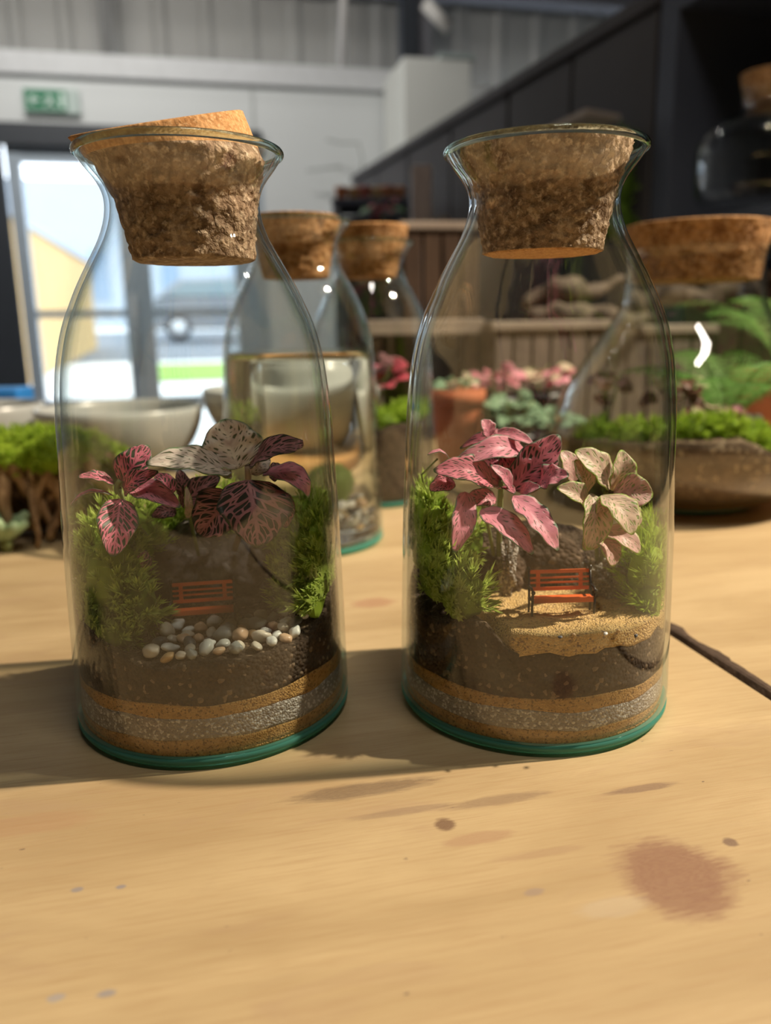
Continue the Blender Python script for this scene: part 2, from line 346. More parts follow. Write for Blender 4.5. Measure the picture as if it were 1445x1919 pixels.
# ================================================================== TABLES
def wood_table_mat(name, knots):
    m, nt, out = new_mat(name); g = G(nt); o = g.obj()
    big = g.noise(g.mapping(o, (3, 14, 3)), 1.6, 4, .6, .6)
    fine = g.noise(g.mapping(o, (28, 620, 28)), 1.0, 5, .65, .4)
    hair = g.noise(g.mapping(o, (60, 2400, 60)), 1.0, 3, .6, .2)
    pat = g.noise(g.mapping(o, (11, 34, 11)), 1.5, 5, .62, .8)
    c = g.mix(g.ramp(big, [(.35, (0, 0, 0)), (.65, (1, 1, 1))]), (.385, .275, .145), (.51, .385, .215))
    c = g.mix(g.m('MULTIPLY', g.ramp(fine, [(.48, (0, 0, 0)), (.72, (1, 1, 1))]), .34), c, (.31, .185, .085))
    c = g.mix(g.m('MULTIPLY', g.ramp(hair, [(.50, (0, 0, 0)), (.70, (1, 1, 1))]), .30), c, (.34, .21, .10))
    c = g.mix(g.m('MULTIPLY', g.ramp(pat, [(.56, (0, 0, 0)), (.72, (1, 1, 1))]), .42), c, (.36, .24, .15))
    spk = g.noise(g.mapping(o, (170, 420, 170)), 1.0, 2, .5)
    c = g.mix(g.m('MULTIPLY', g.ramp(spk, [(.745, (0, 0, 0)), (.79, (1, 1, 1))]), .8), c, (.10, .07, .06))
    xyz = g.n('SeparateXYZ', {0: o}).outputs
    warp = g.m('ADD', g.m('MULTIPLY', g.m('SUBTRACT', g.noise(o, 48, 4), .5), 1.0), g.m('MULTIPLY', g.m('SUBTRACT', g.noise(g.mapping(o, (110, 900, 110)), 1.0, 4, .7), .5), .9))
    for (kx, ky, rx, ry, col, st) in knots:
        dx = g.m('DIVIDE', g.m('SUBTRACT', xyz[0], kx), rx); dy = g.m('DIVIDE', g.m('SUBTRACT', xyz[1], ky), ry)
        d = g.m('ADD', g.m('SQRT', g.m('ADD', g.m('MULTIPLY', dx, dx), g.m('MULTIPLY', dy, dy))), warp)
        core = g.n('MapRange', {0: d, 1: 0.0, 2: .95, 3: 1.0, 4: 0.0}).outputs[0]; ring = g.m('MULTIPLY', g.m('SINE', g.m('MULTIPLY', d, 34.0)), .10)
        f = g.m('MULTIPLY', g.n('MapRange', {0: d, 1: 1.15, 2: .72, 3: 0.0, 4: 1.0}).outputs[0], g.m('MULTIPLY', g.m('ADD', .88, ring), st))
        c = g.mix(f, c, col)
    g.bsdf(out, c, g.m('ADD', g.m('MULTIPLY', fine, .2), .36), .35, g.bump(fine, .25, .0006)); return m
def tl(x, y): p = Vector((x, y, 0)); return p.dot(U), p.dot(V)
k1 = tl(.0840, .2010); k2 = tl(.0173, .2266); k3 = tl(.006, .262); k4 = tl(.052, .257); k5 = tl(.0, .46); k6 = tl(-.20, .33)
def kn(px, py, rx, ry, col, st):
    p = atz(px, py); a = tl(p.x, p.y); return (a[0], a[1], rx, ry, col, st)
KN = [kn(1268, 1640, .0165, .0175, (.215, .105, .070), .86), (k2[0], k2[1], .0034, .0034, (.12, .06, .04), .85),
      kn(670, 1482, .026, .0045, (.13, .085, .055), .72), kn(930, 1500, .020, .003, (.20, .13, .085), .6), kn(760, 1520, .018, .002, (.2, .13, .09), .5), kn(1200, 1478, .013, .0018, (.18, .11, .075), .75), kn(900, 1570, .012, .003, (.34, .20, .12), .6), kn(1010, 1600, .014, .002, (.30, .18, .11), .4), kn(1150, 1700, .010, .004, (.46, .40, .32), .3),
      kn(700, 1130, .014, .008, (.33, .15, .09), .6), kn(200, 1862, .0028, .0014, (.22, .22, .25), .8), kn(105, 1870, .002, .0012, (.28, .28, .31), .7),
      kn(227, 1662, .0018, .001, (.2, .2, .24), .8), kn(145, 1667, .0018, .001, (.2, .2, .24), .7), kn(1368, 1578, .0022, .0022, (.12, .07, .06), .8), kn(1000, 1672, .003, .0014, (.26, .2, .18), .6),
      kn(60, 1545, .02, .006, (.36, .20, .11), .4)]
woodA = wood_table_mat('worn_pine_tabletop', KN)
woodB = wood_table_mat('pale_pine_tabletop', [])
gu = RM(0, 0, 0); pA = Vector((.1512, .352, 0)); GU = pA.dot(U)         # the gap between the tables
legm = plain('table_leg_wood', (.30, .19, .10), .6, .3, .2, 15)
def table(name, u0, u1, v0, v1, mat, label):
    root = empty(name, (0, 0, FL), label, 'table', 'wooden tables'); root.rotation_euler = (0, 0, TH)
    b = MB(); b.box(((u0+u1)/2, (v0+v1)/2, -.0225), (u1-u0, v1-v0, .045))
    t = b.build('tabletop', mat, None, smooth=False, bevel=.0012); t.parent = root; t.location = (0, 0, -FL)
    b = MB()
    for vv in (v0+.06, v1-.06): b.box(((u0+u1)/2, vv, -.085), (u1-u0-.12, .02, .08))
    for uu in (u0+.06, u1-.06): b.box((uu, (v0+v1)/2, -.085), (.02, v1-v0-.12, .08))
    a = b.build('apron', legm, None, smooth=False); a.parent = root; a.location = (0, 0, -FL)
    for uu in (u0+.07, u1-.07):
        for vv in (v0+.07, v1-.07):
            b = MB(); b.box((uu, vv, (FL-.046)/2), (.06, .06, -FL-.046)); l = b.build('leg', legm, None, smooth=False); l.parent = root; l.location = (0, 0, -FL)
    return root
table('wooden_table', GU-1.9, GU, -.25, 1.085, woodA, 'worn yellow pine table under the two front bottles')
tb = table('wooden_table', GU+.0055, GU+.45, -.25, 1.3, woodB, 'pale pine table right of the dark gap, under the big jar')
# splintered, weathered edge strip of the right-hand table
edge = plain('weathered_edge', (.075, .052, .038), .9, .1, .8, 220, .6)
b = MB(); vs = []; n = 350
for i in range(n):
    v = -.2+i*.004; j = -.0010+.0022*N3((i*.23, 0, 0), 1.0)+.0007*N3((i*1.1, 3, 0), 1.0)
    vs += [(GU+.0053, v, .0004), (GU+.0056+.0040+j, v, .0004), (GU+.0056+.0056+j*2.2, v, .00005)]
b.add(vs, [(3*i+k, 3*i+k+1, 3*i+k+4, 3*i+k+3) for i in range(n-1) for k in (0, 1)])
b.box((GU+.0046, .5, -.012), (.0018, 1.4, .0245))
e = b.build('worn_edge', edge, None); e.parent = tb; e.location = (0, 0, -FL)

# ================================================================== GLASS BOTTLES
BP = [(.0374, .2178), (.0345, .2135), (.0302, .2077), (.0282, .2022), (.0286, .1955), (.0312, .1880), (.0356, .1800), (.0398, .1724), (.0434, .1648), (.0468, .1566), (.0495, .1466), (.0512, .1362),
      (.0526, .1200), (.0534, .1000), (.0543, .0800), (.0551, .0500), (.0557, .0220), (.0560, .0100), (.0555, .0045)]
def smooth_prof(P, k=3):
    out = []
    for i in range(len(P)-1):
        p0 = P[max(i-1, 0)]; p1 = P[i]; p2 = P[i+1]; p3 = P[min(i+2, len(P)-1)]
        for j in range(k):
            t = j/k; out.append(tuple(.5*((2*p1[a])+(-p0[a]+p2[a])*t+(2*p0[a]-5*p1[a]+4*p2[a]-p3[a])*t*t+(-p0[a]+3*p1[a]-3*p2[a]+p3[a])*t**3) for a in (0, 1)))
    return out+[P[-1]]
def shell(P, th, zin):
    outer = smooth_prof(P); r0, z0 = outer[0]
    inner = [(r-th, z) for r, z in outer if z > zin+.002]
    rim = [(r0-th*.5+th*.62*math.cos(a), z0+th*.62*math.sin(a)) for a in [PI*i/6 for i in range(1, 6)]]
    prof = outer[::-1]+rim+inner           # up the outside, over the rim, down the inside
    rl = inner[-1][0]
    prof += [(rl-.0006, zin+.0008), (rl-.003, zin), (rl*.5, zin), (.0001, zin)]
    return prof, inner
def bottle(x, y, label, P=BP, th=.0019, scale=1.0, group=None, name='glass_bottle', zin=.0042):
    P = [(r*scale, z*scale) for r, z in P]
    root = empty(name, (x, y, 0), label, 'bottle' if name == 'glass_bottle' else 'jar', group)
    prof, inner = shell(P, th, zin)
    b = MB(); b.lathe(prof, (x, y, 0), 96)
    b.f = [f for f in b.f if len(f) <= 4]; b.mi = [0]*len(b.f)
    b.build('bottle_wall', GLASS, root)
    rb = P[-1][0]; zb = P[-1][1]
    rc_, zc_ = P[0][0]-th*.5, P[0][1]+.0002; b = MB(); b.lathe([(rc_+.00145*math.cos(a), zc_+.00145*math.sin(a)) for a in [2*PI*i/16 for i in range(16)]], (x, y, 0), 128, close=True); b.build('rim', RIMG, root)
    # thick pressed foot: a solid ring with a shallow punt
    b = MB(); b.lathe([(.0001, .0012), (rb*.78, .0010), (rb*.84, .0002), (rb*.93, .0001), (rb*.985, .0010), (rb+.0003, .0028), (rb+.0004, zb), (rb-.0022, zb+.0002), (rb-.005, zin-.0006), (.0001, zin-.0006)], (x, y, 0), 96)
    b.build('base', TEAL, root)
    return root, inner
LB = (-.0733, .316); RB = (.0616, .321); WB = (-.0600, .582)
bl, INN = bottle(*LB, 'left front glass bottle with grey pebbles and one orange bench inside')
br, _ = bottle(*RB, 'right front glass bottle with yellow sand and pink plants inside')
def rin(z, s=1.0):                            # inner radius at height z
    z = z/s
    for (r0, z0), (r1, z1) in zip(INN[:-1], INN[1:]):
        if z1 <= z <= z0: return (r1+(r0-r1)*(z-z1)/(z0-z1))*s
    return INN[-1][0]*s
# ---- stoppers
def stopper(rings, x, y, name='cork_stopper', label='', mats=(CORK, CORKF), fine_from=99, amp=.0007, n=96, cap_low_fine=False):
    """rings: (dx, z, r, tilt) from bottom to top; tilt lowers the left side"""
    R = []; rings = [tuple(q)+(0,) if len(q) == 4 else tuple(q) for q in rings]
    for (a, c) in zip(rings[:-1], rings[1:]):
        k = max(2, int((c[1]-a[1])/.0012))
        for j in range(k): R.append(tuple(a[i]+(c[i]-a[i])*j/k for i in range(5)))
    R.append(rings[-1]); r0 = R[0]; b = MB(); vs = []; fi = []
    R = [(r0[0], r0[1], r0[2]*f, r0[3], r0[4]) for f in (.02, .35, .7, .93)]+[(r0[0], r0[1]+.0006, r0[2], r0[3], r0[4])]+R[1:]
    rt = R[-1]; R = R+[(rt[0], rt[1]+.0005, rt[2]*f, rt[3], rt[4]) for f in (.97, .6, .02)]
    for (dx, z, r, t, ty) in R:
        for k in range(n):
            a = 2*PI*k/n; am = amp*(.15 if z > fine_from else 1)
            q = Vector((r*math.cos(a), r*math.sin(a), z)); nn = 1+am/max(r, .004)*(1.2*N3(q, 260)+1.1*N3(q, 620))
            vs.append(Vector((x+dx+r*nn*math.cos(a), y+r*nn*math.sin(a), z+math.tan(t)*r*math.cos(a)+ty*r*math.sin(a))))
    m = len(R)
    for i in range(m-1):
        mi = 1 if (R[i][1] > fine_from or (cap_low_fine and i < 4)) else 0
        fi_ = [(i*n+k, i*n+(k+1) % n, (i+1)*n+(k+1) % n, (i+1)*n+k) for k in range(n)]; b.f += fi_; b.mi += [mi]*n
    b.v = [tuple(p) for p in vs]; b.uv = [(0, 0)]*len(vs); b.f += [tuple(range(n))[::-1], tuple((m-1)*n+k for k in range(n))]; b.mi += [0, 0]
    o = b.build(name, list(mats), origin=(x, y, rings[0][1])); return tag(o, label, 'stopper')
t7 = math.radians(7.4)
stopper([(.0030, .1800, .0222, 0), (.0015, .2020, .0259, 0), (.0000, .2150, .0306, .01), (-.0030, .2195, .0308, t7*.6, .10), (-.0075, .2283, .0310, t7, .24)], *LB, label='tapered cork set askew in the left front bottle, smooth orange top showing', fine_from=.2172)
stopper([(0, .1812, .0222, 0), (0, .2020, .0260, 0), (0, .2170, .0312, 0), (0, .2195, .0316, 0)], *RB, label='rough tapered cork plugging the right front bottle', cap_low_fine=True)

# ---- ground layers
def soil_mat(name, c1, c2, c3=None, sc=400, bs=1.0, thr=.7):
    m, nt, out = new_mat(name); g = G(nt); o = g.obj()
    n = g.noise(o, sc*.45, 5, .7); v = g.n('TexVoronoi'); v.inputs['Scale'].default_value = sc*2.2; g.put(v.inputs['Vector'], o)
    c = g.mix(g.ramp(n, [(.35, (0, 0, 0)), (.65, (1, 1, 1))]), c1, c2)
    rv = g.n('SeparateColor', {0: v.outputs['Color']}).outputs[0]
    c = g.mix(g.m('MULTIPLY', g.m('SUBTRACT', rv, .5), .5), c, (1, .95, .85), 'ADD') if False else g.mix(.35, c, g.mix(rv, c1, c2))
    if c3: c = g.mix(g.m('GREATER_THAN', rv, thr), c, c3)
    h = g.m('SUBTRACT', g.m('MULTIPLY', n, 1.2), v.outputs[0])
    g.bsdf(out, c, .85, .25, g.bump(h, bs, .0012)); return m
SAND = soil_mat('ochre_sand', (.40, .22, .065), (.62, .38, .14), (.25, .14, .05), 700, .6, .86)
SANDT = soil_mat('golden_sand', (.60, .37, .13), (.84, .58, .27), (.35, .22, .12), 600, .8, .9)
GRAV = soil_mat('white_quartz_gravel', (.30, .265, .235), (.46, .42, .38), (.70, .67, .63), 520, .8, .8)
SOIL = soil_mat('dark_potting_soil', (.030, .019, .012), (.085, .055, .035), (.20, .14, .09), 300, 1.0, .93)
def layer(name, c, zlo, zhi, mat, label, kind='stuff', nr=26, na=96, rr=None, gap=.0004, cat='soil', top_noise=.0006, gapf=None):
    """solid layer filling the bottle between two height functions of (dx, dy)"""
    b = MB(); rf = rr or rin
    rings = []; vs = []
    def ring(rf_, zf, k): return
    nw = 7
    for i in range(nr+1):                       # top, centre to wall
        f = i/nr
        for k in range(na):
            a = 2*PI*k/na; R = rf(.03)-gap-.0003; z = zhi(R*f*math.cos(a), R*f*math.sin(a)); R = rf(max(z, .006))-gap-(gapf(R*math.cos(a), R*math.sin(a)) if gapf else 0)
            p = Vector((R*f*math.cos(a), R*f*math.sin(a), 0)); e = top_noise*(N3(p+Vector((0, 0, 9)), 420)+.7*N3(p, 1000))*(1 if f < .97 else .3)
            vs.append((c[0]+p.x, c[1]+p.y, z+e))
    for i in range(1, nw+1):                    # down the wall
        for k in range(na):
            a = 2*PI*k/na; R0 = rf(.03)-gap; x, y = R0*math.cos(a), R0*math.sin(a)
            z1 = zhi(x, y); z0 = zlo(x, y); z = z1+(z0-z1)*i/nw; R = rf(max(z, .006))-gap-(gapf(x, y) if gapf else 0)
            vs.append((c[0]+R*math.cos(a), c[1]+R*math.sin(a), z))
    for k in range(na): vs.append((c[0], c[1], zlo(0, 0)))
    m = nr+1+nw
    b.add(vs, [(i*na+k, i*na+(k+1) % na, (i+1)*na+(k+1) % na, (i+1)*na+k) for i in range(m) for k in range(na)])
    o = b.build(name, mat, origin=(c[0], c[1], 0)); return tag(o, label, cat, kind=kind)
def wav(a0, amp, s, seed): return lambda x, y: a0+amp*N3((x+seed, y, seed), s)
zA = lambda x, y: .0046
# left bottle
l1 = wav(.0112, .0012, 60, 1); l2 = wav(.0195, .0016, 50, 2); l3a = wav(.0245, .0016, 50, 3); l3 = lambda x, y: l3a(x, y)+.04*max(0, x-.01)
zsL = lambda x, y: .0408+.03*(y+.03)+.0035*N3((x, y, 4), 60)+(.010*min(1, max(0, -x-.024)/.012))+(.012*min(1, max(0, x-.028)/.012)*min(1, max(0, y+.032)/.02))+.008*min(1, max(0, y-.020)/.012)
layer('bottom_sand', LB, zA, l1, SAND, 'ochre sand layer at the bottom of the left front bottle', cat='sand')
layer('white_gravel', LB, l1, l2, GRAV, 'pale quartz gravel band low in the left front bottle', cat='gravel')
layer('sand_band', LB, l2, l3, SAND, 'thin ochre sand band under the soil of the left front bottle', cat='sand')
layer('potting_soil', LB, l3, zsL, SOIL, 'dark potting soil under the pebbles of the left front bottle', top_noise=.0011)
# right bottle
r1 = wav(.0100, .0010, 60, 5); r2 = wav(.0175, .0016, 50, 6); r3 = wav(.0225, .0016, 50, 7)
def sandtop(x, y): return .0465-.08*(y+.045)+.0012*N3((x, y, 8), 90)+.006*min(1, max(0, x-.02)/.03)*0
def bare(x, y):                                 # how far a place is from the sandy clearing (0 inside)
    return max(0, min(1, (-(x+.0225)-.35*(y+.03))/.008), min(1, (y-.014)/.008))
zsR0 = lambda x, y: sandtop(x, y)-.0062-.0050*N3((x, y, 3), 45)-.0015*N3((x, y, 5), 200)
zsR = lambda x, y: zsR0(x, y)+bare(x, y)*(.0085+.020*min(1, max(0, y-.01)/.02))
layer('bottom_sand', RB, zA, r1, SAND, 'ochre sand layer at the bottom of the right front bottle', cat='sand')
layer('white_gravel', RB, r1, r2, GRAV, 'pale quartz gravel band low in the right front bottle', cat='gravel')
layer('sand_band', RB, r2, r3, SAND, 'thin ochre sand band under the soil of the right front bottle', cat='sand')
layer('potting_soil', RB, r3, zsR, SOIL, 'dark potting soil under the golden sand of the right front bottle', top_noise=.0010)
layer('golden_sand', RB, lambda x, y: zsR0(x, y)-.0008-bare(x, y)*.011, lambda x, y: sandtop(x, y)-bare(x, y)*.013, SANDT, 'golden sand clearing under the bench of the right front bottle', cat='sand', gap=.00025, gapf=lambda x, y: .006*bare(x, y))
# crumbs on the sand: little light grains
# ---- moss
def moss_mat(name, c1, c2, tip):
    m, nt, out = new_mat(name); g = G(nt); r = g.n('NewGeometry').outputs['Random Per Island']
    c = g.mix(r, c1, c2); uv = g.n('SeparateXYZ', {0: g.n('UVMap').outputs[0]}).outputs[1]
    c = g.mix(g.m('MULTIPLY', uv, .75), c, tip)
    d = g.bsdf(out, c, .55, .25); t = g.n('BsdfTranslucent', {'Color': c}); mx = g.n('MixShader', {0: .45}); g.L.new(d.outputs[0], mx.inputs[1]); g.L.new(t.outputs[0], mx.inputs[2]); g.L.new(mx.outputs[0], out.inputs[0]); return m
MOSS = moss_mat('star_moss', (.16, .27, .02), (.40, .55, .06), (.76, .88, .26))
MOSSD = moss_mat('deep_moss', (.05, .11, .012), (.14, .25, .03), (.34, .50, .08))
MOSSY = moss_mat('cushion_moss', (.22, .36, .02), (.38, .55, .04), (.55, .72, .12))
def tuft(b, p, n, L, nb=14, w=.00042):
    n = n.normalized(); a = n.orthogonal().normalized(); c = n.cross(a); st = L*.9
    for lv in range(3):
        o = p+n*(st*lv/3)
        for k in range(nb//3+1):
            an = 2*PI*random.random(); ti = .35+.75*(1-lv/3)*random.random(); d = (n*math.cos(ti)+(a*math.cos(an)+c*math.sin(an))*math.sin(ti)).normalized()
            s = d.cross(n); s = s.normalized() if s.length > 1e-4 else a; l = L*(.6+.5*random.random())
            m = o+d*l*.5+n*l*.06; t = o+d*l+n*l*.18
            b.add([o-s*w*.5, o+s*w*.5, m+s*w*.7, m-s*w*.7, t], [(0, 1, 2, 3), (3, 2, 4)], [(0, 0), (0, 0), (0, .5), (0, .5), (0, 1)])
def moss_clump(name, blobs, mat, label, n=260, L=.0045, clip=None, clampR=None, nb=14, w=.00042, group=None, cat='moss', face=None, hmin=-.65):
    """blobs: (centre, radii); leafy shoots cover the union of the blobs"""
    b = MB(); tot = sum(r.x*r.y+r.y*r.z+r.x*r.z for _, r in blobs)
    for c, r in blobs:
        vs = []; nn, mm = 12, 20
        for i in range(nn+1):
            for k in range(mm):
                ph = PI*i/nn; a = 2*PI*k/mm; q = Vector((math.sin(ph)*math.cos(a), math.sin(ph)*math.sin(a), math.cos(ph))); rr = .86+.12*N3(q+c*40, 2.5)
                p = c+Vector((q.x*r.x, q.y*r.y, q.z*r.z))*rr
                if clampR: p = clampR(p, .0015)
                vs.append(p)
        b.add(vs, [(i*mm+k, i*mm+(k+1) % mm, (i+1)*mm+(k+1) % mm, (i+1)*mm+k) for i in range(nn) for k in range(mm)], [(0, .05)]*len(vs))
        cnt = int(n*(r.x*r.y+r.y*r.z+r.x*r.z)/tot)
        for _ in range(cnt):
            z = random.uniform(hmin, 1); a = 2*PI*random.random()
            if face and random.random() < .35: a = face+random.uniform(-1.2, 1.2)
            s = math.sqrt(max(0, 1-z*z)); q = Vector((s*math.cos(a), s*math.sin(a), z)); p = c+Vector((q.x*r.x, q.y*r.y, q.z*r.z))*(.86+.12*N3(q+c*40, 2.5))
            nr = Vector((q.x/r.x, q.y/r.y, q.z/r.z)).normalized()+Vector((0, 0, .5))+Vector((random.uniform(-.4, .4), random.uniform(-.4, .4), random.uniform(-.1, .3)))
            if clampR: p = clampR(p, .0022)
            tuft(b, p, nr, L*(.7+.6*random.random()), nb, w)
    if clampR:
        b.v = [tuple(clampR(Vector(p), .0002)) for p in b.v]
    o = b.build(name, mat, origin=(blobs[0][0].x, blobs[0][0].y, min(c.z-r.z for c, r in blobs)), smooth=False); return tag(o, label, cat, group)
def clampB(c, s=1.0):
    def f(p, g):
        d = Vector((p.x-c[0], p.y-c[1], 0)); R = rin(max(.006, min(p.z, .21)), s)-.0003-g
        return p if d.length < R else Vector((c[0], c[1], p.z))+d.normalized()*R
    return f
def B(px, py, Y, rx, ry, rz): return (at(px, py, Y), Vector((rx, ry, rz)))
cL = clampB(LB); cR = clampB(RB)
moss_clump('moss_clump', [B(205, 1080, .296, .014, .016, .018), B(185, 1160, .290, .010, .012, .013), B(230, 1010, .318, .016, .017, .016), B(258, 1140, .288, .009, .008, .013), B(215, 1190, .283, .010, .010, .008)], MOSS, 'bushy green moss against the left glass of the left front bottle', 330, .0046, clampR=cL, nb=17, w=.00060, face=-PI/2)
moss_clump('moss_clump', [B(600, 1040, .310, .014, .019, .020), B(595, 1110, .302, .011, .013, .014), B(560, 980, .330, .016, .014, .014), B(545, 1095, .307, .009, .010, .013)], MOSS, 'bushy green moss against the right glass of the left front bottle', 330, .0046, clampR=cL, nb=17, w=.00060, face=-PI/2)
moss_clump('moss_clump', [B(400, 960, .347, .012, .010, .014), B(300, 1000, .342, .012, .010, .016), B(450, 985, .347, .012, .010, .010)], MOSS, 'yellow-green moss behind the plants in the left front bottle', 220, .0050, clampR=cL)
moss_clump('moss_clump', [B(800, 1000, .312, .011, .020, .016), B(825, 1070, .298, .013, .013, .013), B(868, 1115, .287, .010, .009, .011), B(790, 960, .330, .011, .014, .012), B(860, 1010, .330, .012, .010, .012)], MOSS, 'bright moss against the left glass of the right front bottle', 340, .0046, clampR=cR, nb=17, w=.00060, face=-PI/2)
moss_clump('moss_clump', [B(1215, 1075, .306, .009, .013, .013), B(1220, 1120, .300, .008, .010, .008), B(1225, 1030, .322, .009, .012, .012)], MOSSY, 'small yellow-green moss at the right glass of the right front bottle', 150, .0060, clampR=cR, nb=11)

# ---- rocks, bark, pumice
def rock(name, c, r, mat, label, cat='rock', rough=.35, fr=1.0, seed=0, tilt=(0, 0, 0), cl=None, group=None, ico=4, M=None):
    bm = bmesh.new(); bmesh.ops.create_icosphere(bm, subdivisions=ico, radius=1.0)
    R = Matrix.Rotation(tilt[2], 3, 'Z') @ Matrix.Rotation(tilt[0], 3, 'X') @ Matrix.Rotation(tilt[1], 3, 'Y')
    for v in bm.verts:
        d = v.co.normalized(); s = 1+rough*(N3(d*fr+Vector((seed*7.3, 0, 0)), 1.3)+.5*N3(d*fr+Vector((0, seed*3.1, 0)), 3.1)+.25*N3(d*fr, 7.0))
        p = R @ Vector((d.x*s*r[0], d.y*s*r[1], d.z*s*r[2]))
        p = p+Vector(c)
        if cl: p = cl(p, .0006)
        v.co = p-Vector(c)
    me = bpy.data.meshes.new(name); bm.to_mesh(me); bm.free(); me.materials.append(mat)
    for p in me.polygons: p.use_smooth = True
    o = bpy.data.objects.new(name, me); COL.objects.link(o); o.location = c; return tag(o, label, cat, group)
STONE = soil_mat('grey_clay_rock', (.12, .105, .10), (.26, .22, .21), (.34, .30, .28), 130, .6, .93)
BARK = soil_mat('dark_cork_bark', (.045, .028, .018), (.12, .075, .048), (.22, .15, .10), 200, 1.0, .92)
PUM = soil_mat('pale_pumice', (.24, .20, .165), (.46, .40, .34), (.66, .60, .54), 420, 1.2, .75)
for i, (px, py, Y, r, lab) in enumerate([(300, 1060, .325, (.013, .008, .012), 'grey rock left of the bench in the left front bottle'), (350, 1045, .334, (.010, .008, .012), 'grey rock just behind the left end of the bench in the left front bottle'),
        (405, 1050, .338, (.011, .008, .014), 'brown-grey rock behind the middle of the bench in the left front bottle'), (460, 1060, .336, (.012, .009, .013), 'grey rock behind the right end of the bench in the left front bottle'), (505, 1050, .330, (.009, .007, .010), 'small reddish rock right of the bench in the left front bottle')]):
    rock('rock', at(px, py, Y), r, STONE, lab, seed=i+1, cl=cL, rough=.45, group='rocks behind the bench')
rock('bark_piece', at(925, 1085, .338), (.013, .009, .017), BARK, 'upright dark bark left of the bench in the right front bottle', 'bark', seed=9, cl=cR, rough=.4)
rock('bark_piece', at(1030, 1075, .345), (.016, .007, .019), BARK, 'upright dark bark behind the bench in the right front bottle', 'bark', seed=11, cl=cR, rough=.25)
rock('rock', at(870, 1055, .312), (.0035, .003, .0032), PUM, 'small pale stone between moss and bark in the right front bottle', seed=14, cl=cR)
rock('pumice_crust', at(950, 1070, .3245), (.0030, .0022, .011), PUM, 'thin streak of pale crumbs on the dark bark in the right front bottle', 'rock', seed=15, rough=.9, fr=2, cl=cR)
rock('pumice_crust', at(1140, 1090, .322), (.011, .006, .007), PUM, 'pale crumbly lump right of the bench in the right front bottle', 'rock', seed=17, rough=.9, fr=2, cl=cR, tilt=(0, .5, 0))
rock('bark_piece', at(1180, 1110, .328), (.012, .009, .012), BARK, 'low dark bark right of the bench in the right front bottle', 'bark', seed=18, cl=cR, rough=.35)

# ---- pebbles
def peb_mat(name, col, c2):
    m, nt, out = new_mat(name); g = G(nt); n = g.noise(g.obj(), 500, 4, .6)
    g.bsdf(out, g.mix(n, col, c2), .35, .45); return m
PEBM = {'cream': peb_mat('cream_stone', (.50, .44, .35), (.66, .60, .50)), 'grey': peb_mat('grey_stone', (.27, .28, .26), (.42, .43, .40)), 'peach': peb_mat('peach_stone', (.55, .34, .20), (.70, .50, .34)),
        'slate': peb_mat('slate_stone', (.07, .075, .08), (.15, .16, .17)), 'white': peb_mat('white_stone', (.62, .62, .58), (.78, .78, .74)), 'ochre': peb_mat('ochre_stone', (.45, .28, .12), (.60, .42, .22))}
PEBMESH = {}
def pebble(p, r, colr, label, group, seed):
    key = (colr, seed % 4)
    if key not in PEBMESH:
        bm = bmesh.new(); bmesh.ops.create_icosphere(bm, subdivisions=3, radius=1.0)
        for v in bm.verts:
            d = v.co.normalized(); v.co = d*(1+.28*N3(d+Vector((seed*5.1, 0, 0)), 1.1))
        me = bpy.data.meshes.new('pebble'); bm.to_mesh(me); bm.free(); me.materials.append(PEBM[colr])
        for q in me.polygons: q.use_smooth = True
        PEBMESH[key] = me
    o = bpy.data.objects.new('pebble', PEBMESH[key]); COL.objects.link(o); o.location = p
    o.scale = (r, r*random.uniform(.68, .9), r*random.uniform(.55, .75)); o.rotation_euler = (random.uniform(-.5, .5), random.uniform(-.5, .5), random.uniform(0, PI))
    return tag(o, label, 'pebble', group)
rp = random.Random(3)
cols_ = ['cream', 'cream', 'grey', 'peach', 'white', 'grey', 'slate', 'ochre', 'cream', 'white']
ORD = ['leftmost', 'second', 'third', 'fourth', 'fifth', 'sixth', 'seventh', 'eighth', 'ninth', 'tenth', 'eleventh', 'twelfth', 'thirteenth', 'fourteenth', 'fifteenth', 'sixteenth', 'seventeenth', 'eighteenth', 'nineteenth', 'twentieth', 'twenty-first', 'twenty-second', 'twenty-third', 'twenty-fourth', 'twenty-fifth', 'twenty-sixth']
def ordinals(items, tail):                      # items (x, colour) -> one label each
    out = [None]*len(items)
    for c in set(k for _, k in items):
        ids = sorted([i for i, (_, k) in enumerate(items) if k == c], key=lambda i: items[i][0])
        for n, i in enumerate(ids): out[i] = (f'leftmost {c} pebble {tail}' if n == 0 else f'{ORD[n]} {c} pebble from the left {tail}')
    return out
POLY = [(226, 1240), (262, 1262), (330, 1272), (430, 1272), (520, 1240), (604, 1196), (598, 1166), (540, 1150), (440, 1150), (400, 1158), (330, 1172), (285, 1200)]
def inpoly(x, y):
    r = False
    for (a, b_), (c, d) in zip(POLY, POLY[1:]+POLY[:1]):
        if (b_ > y) != (d > y) and x < (c-a)*(y-b_)/(d-b_)+a: r = not r
    return r
placed = []; tries = 0
while len(placed) < 92 and tries < 20000:
    tries += 1; px, py = rp.uniform(220, 610), rp.uniform(1145, 1275)
    if not inpoly(px, py): continue
    q = atz(px, py, .0445); x, y = q.x-LB[0], q.y-LB[1]; r = rp.uniform(.0023, .0040)
    if math.hypot(x, y) > .0522-r*1.1: continue
    if any((x-a)**2+(y-b_)**2 < (.80*(r+c))**2 for a, b_, c in placed): continue
    placed.append((x, y, r))
pc = [rp.choice(cols_) for _ in placed]; labs = ordinals([(x, c) for (x, y, r), c in zip(placed, pc)], 'on the path of the left front bottle')
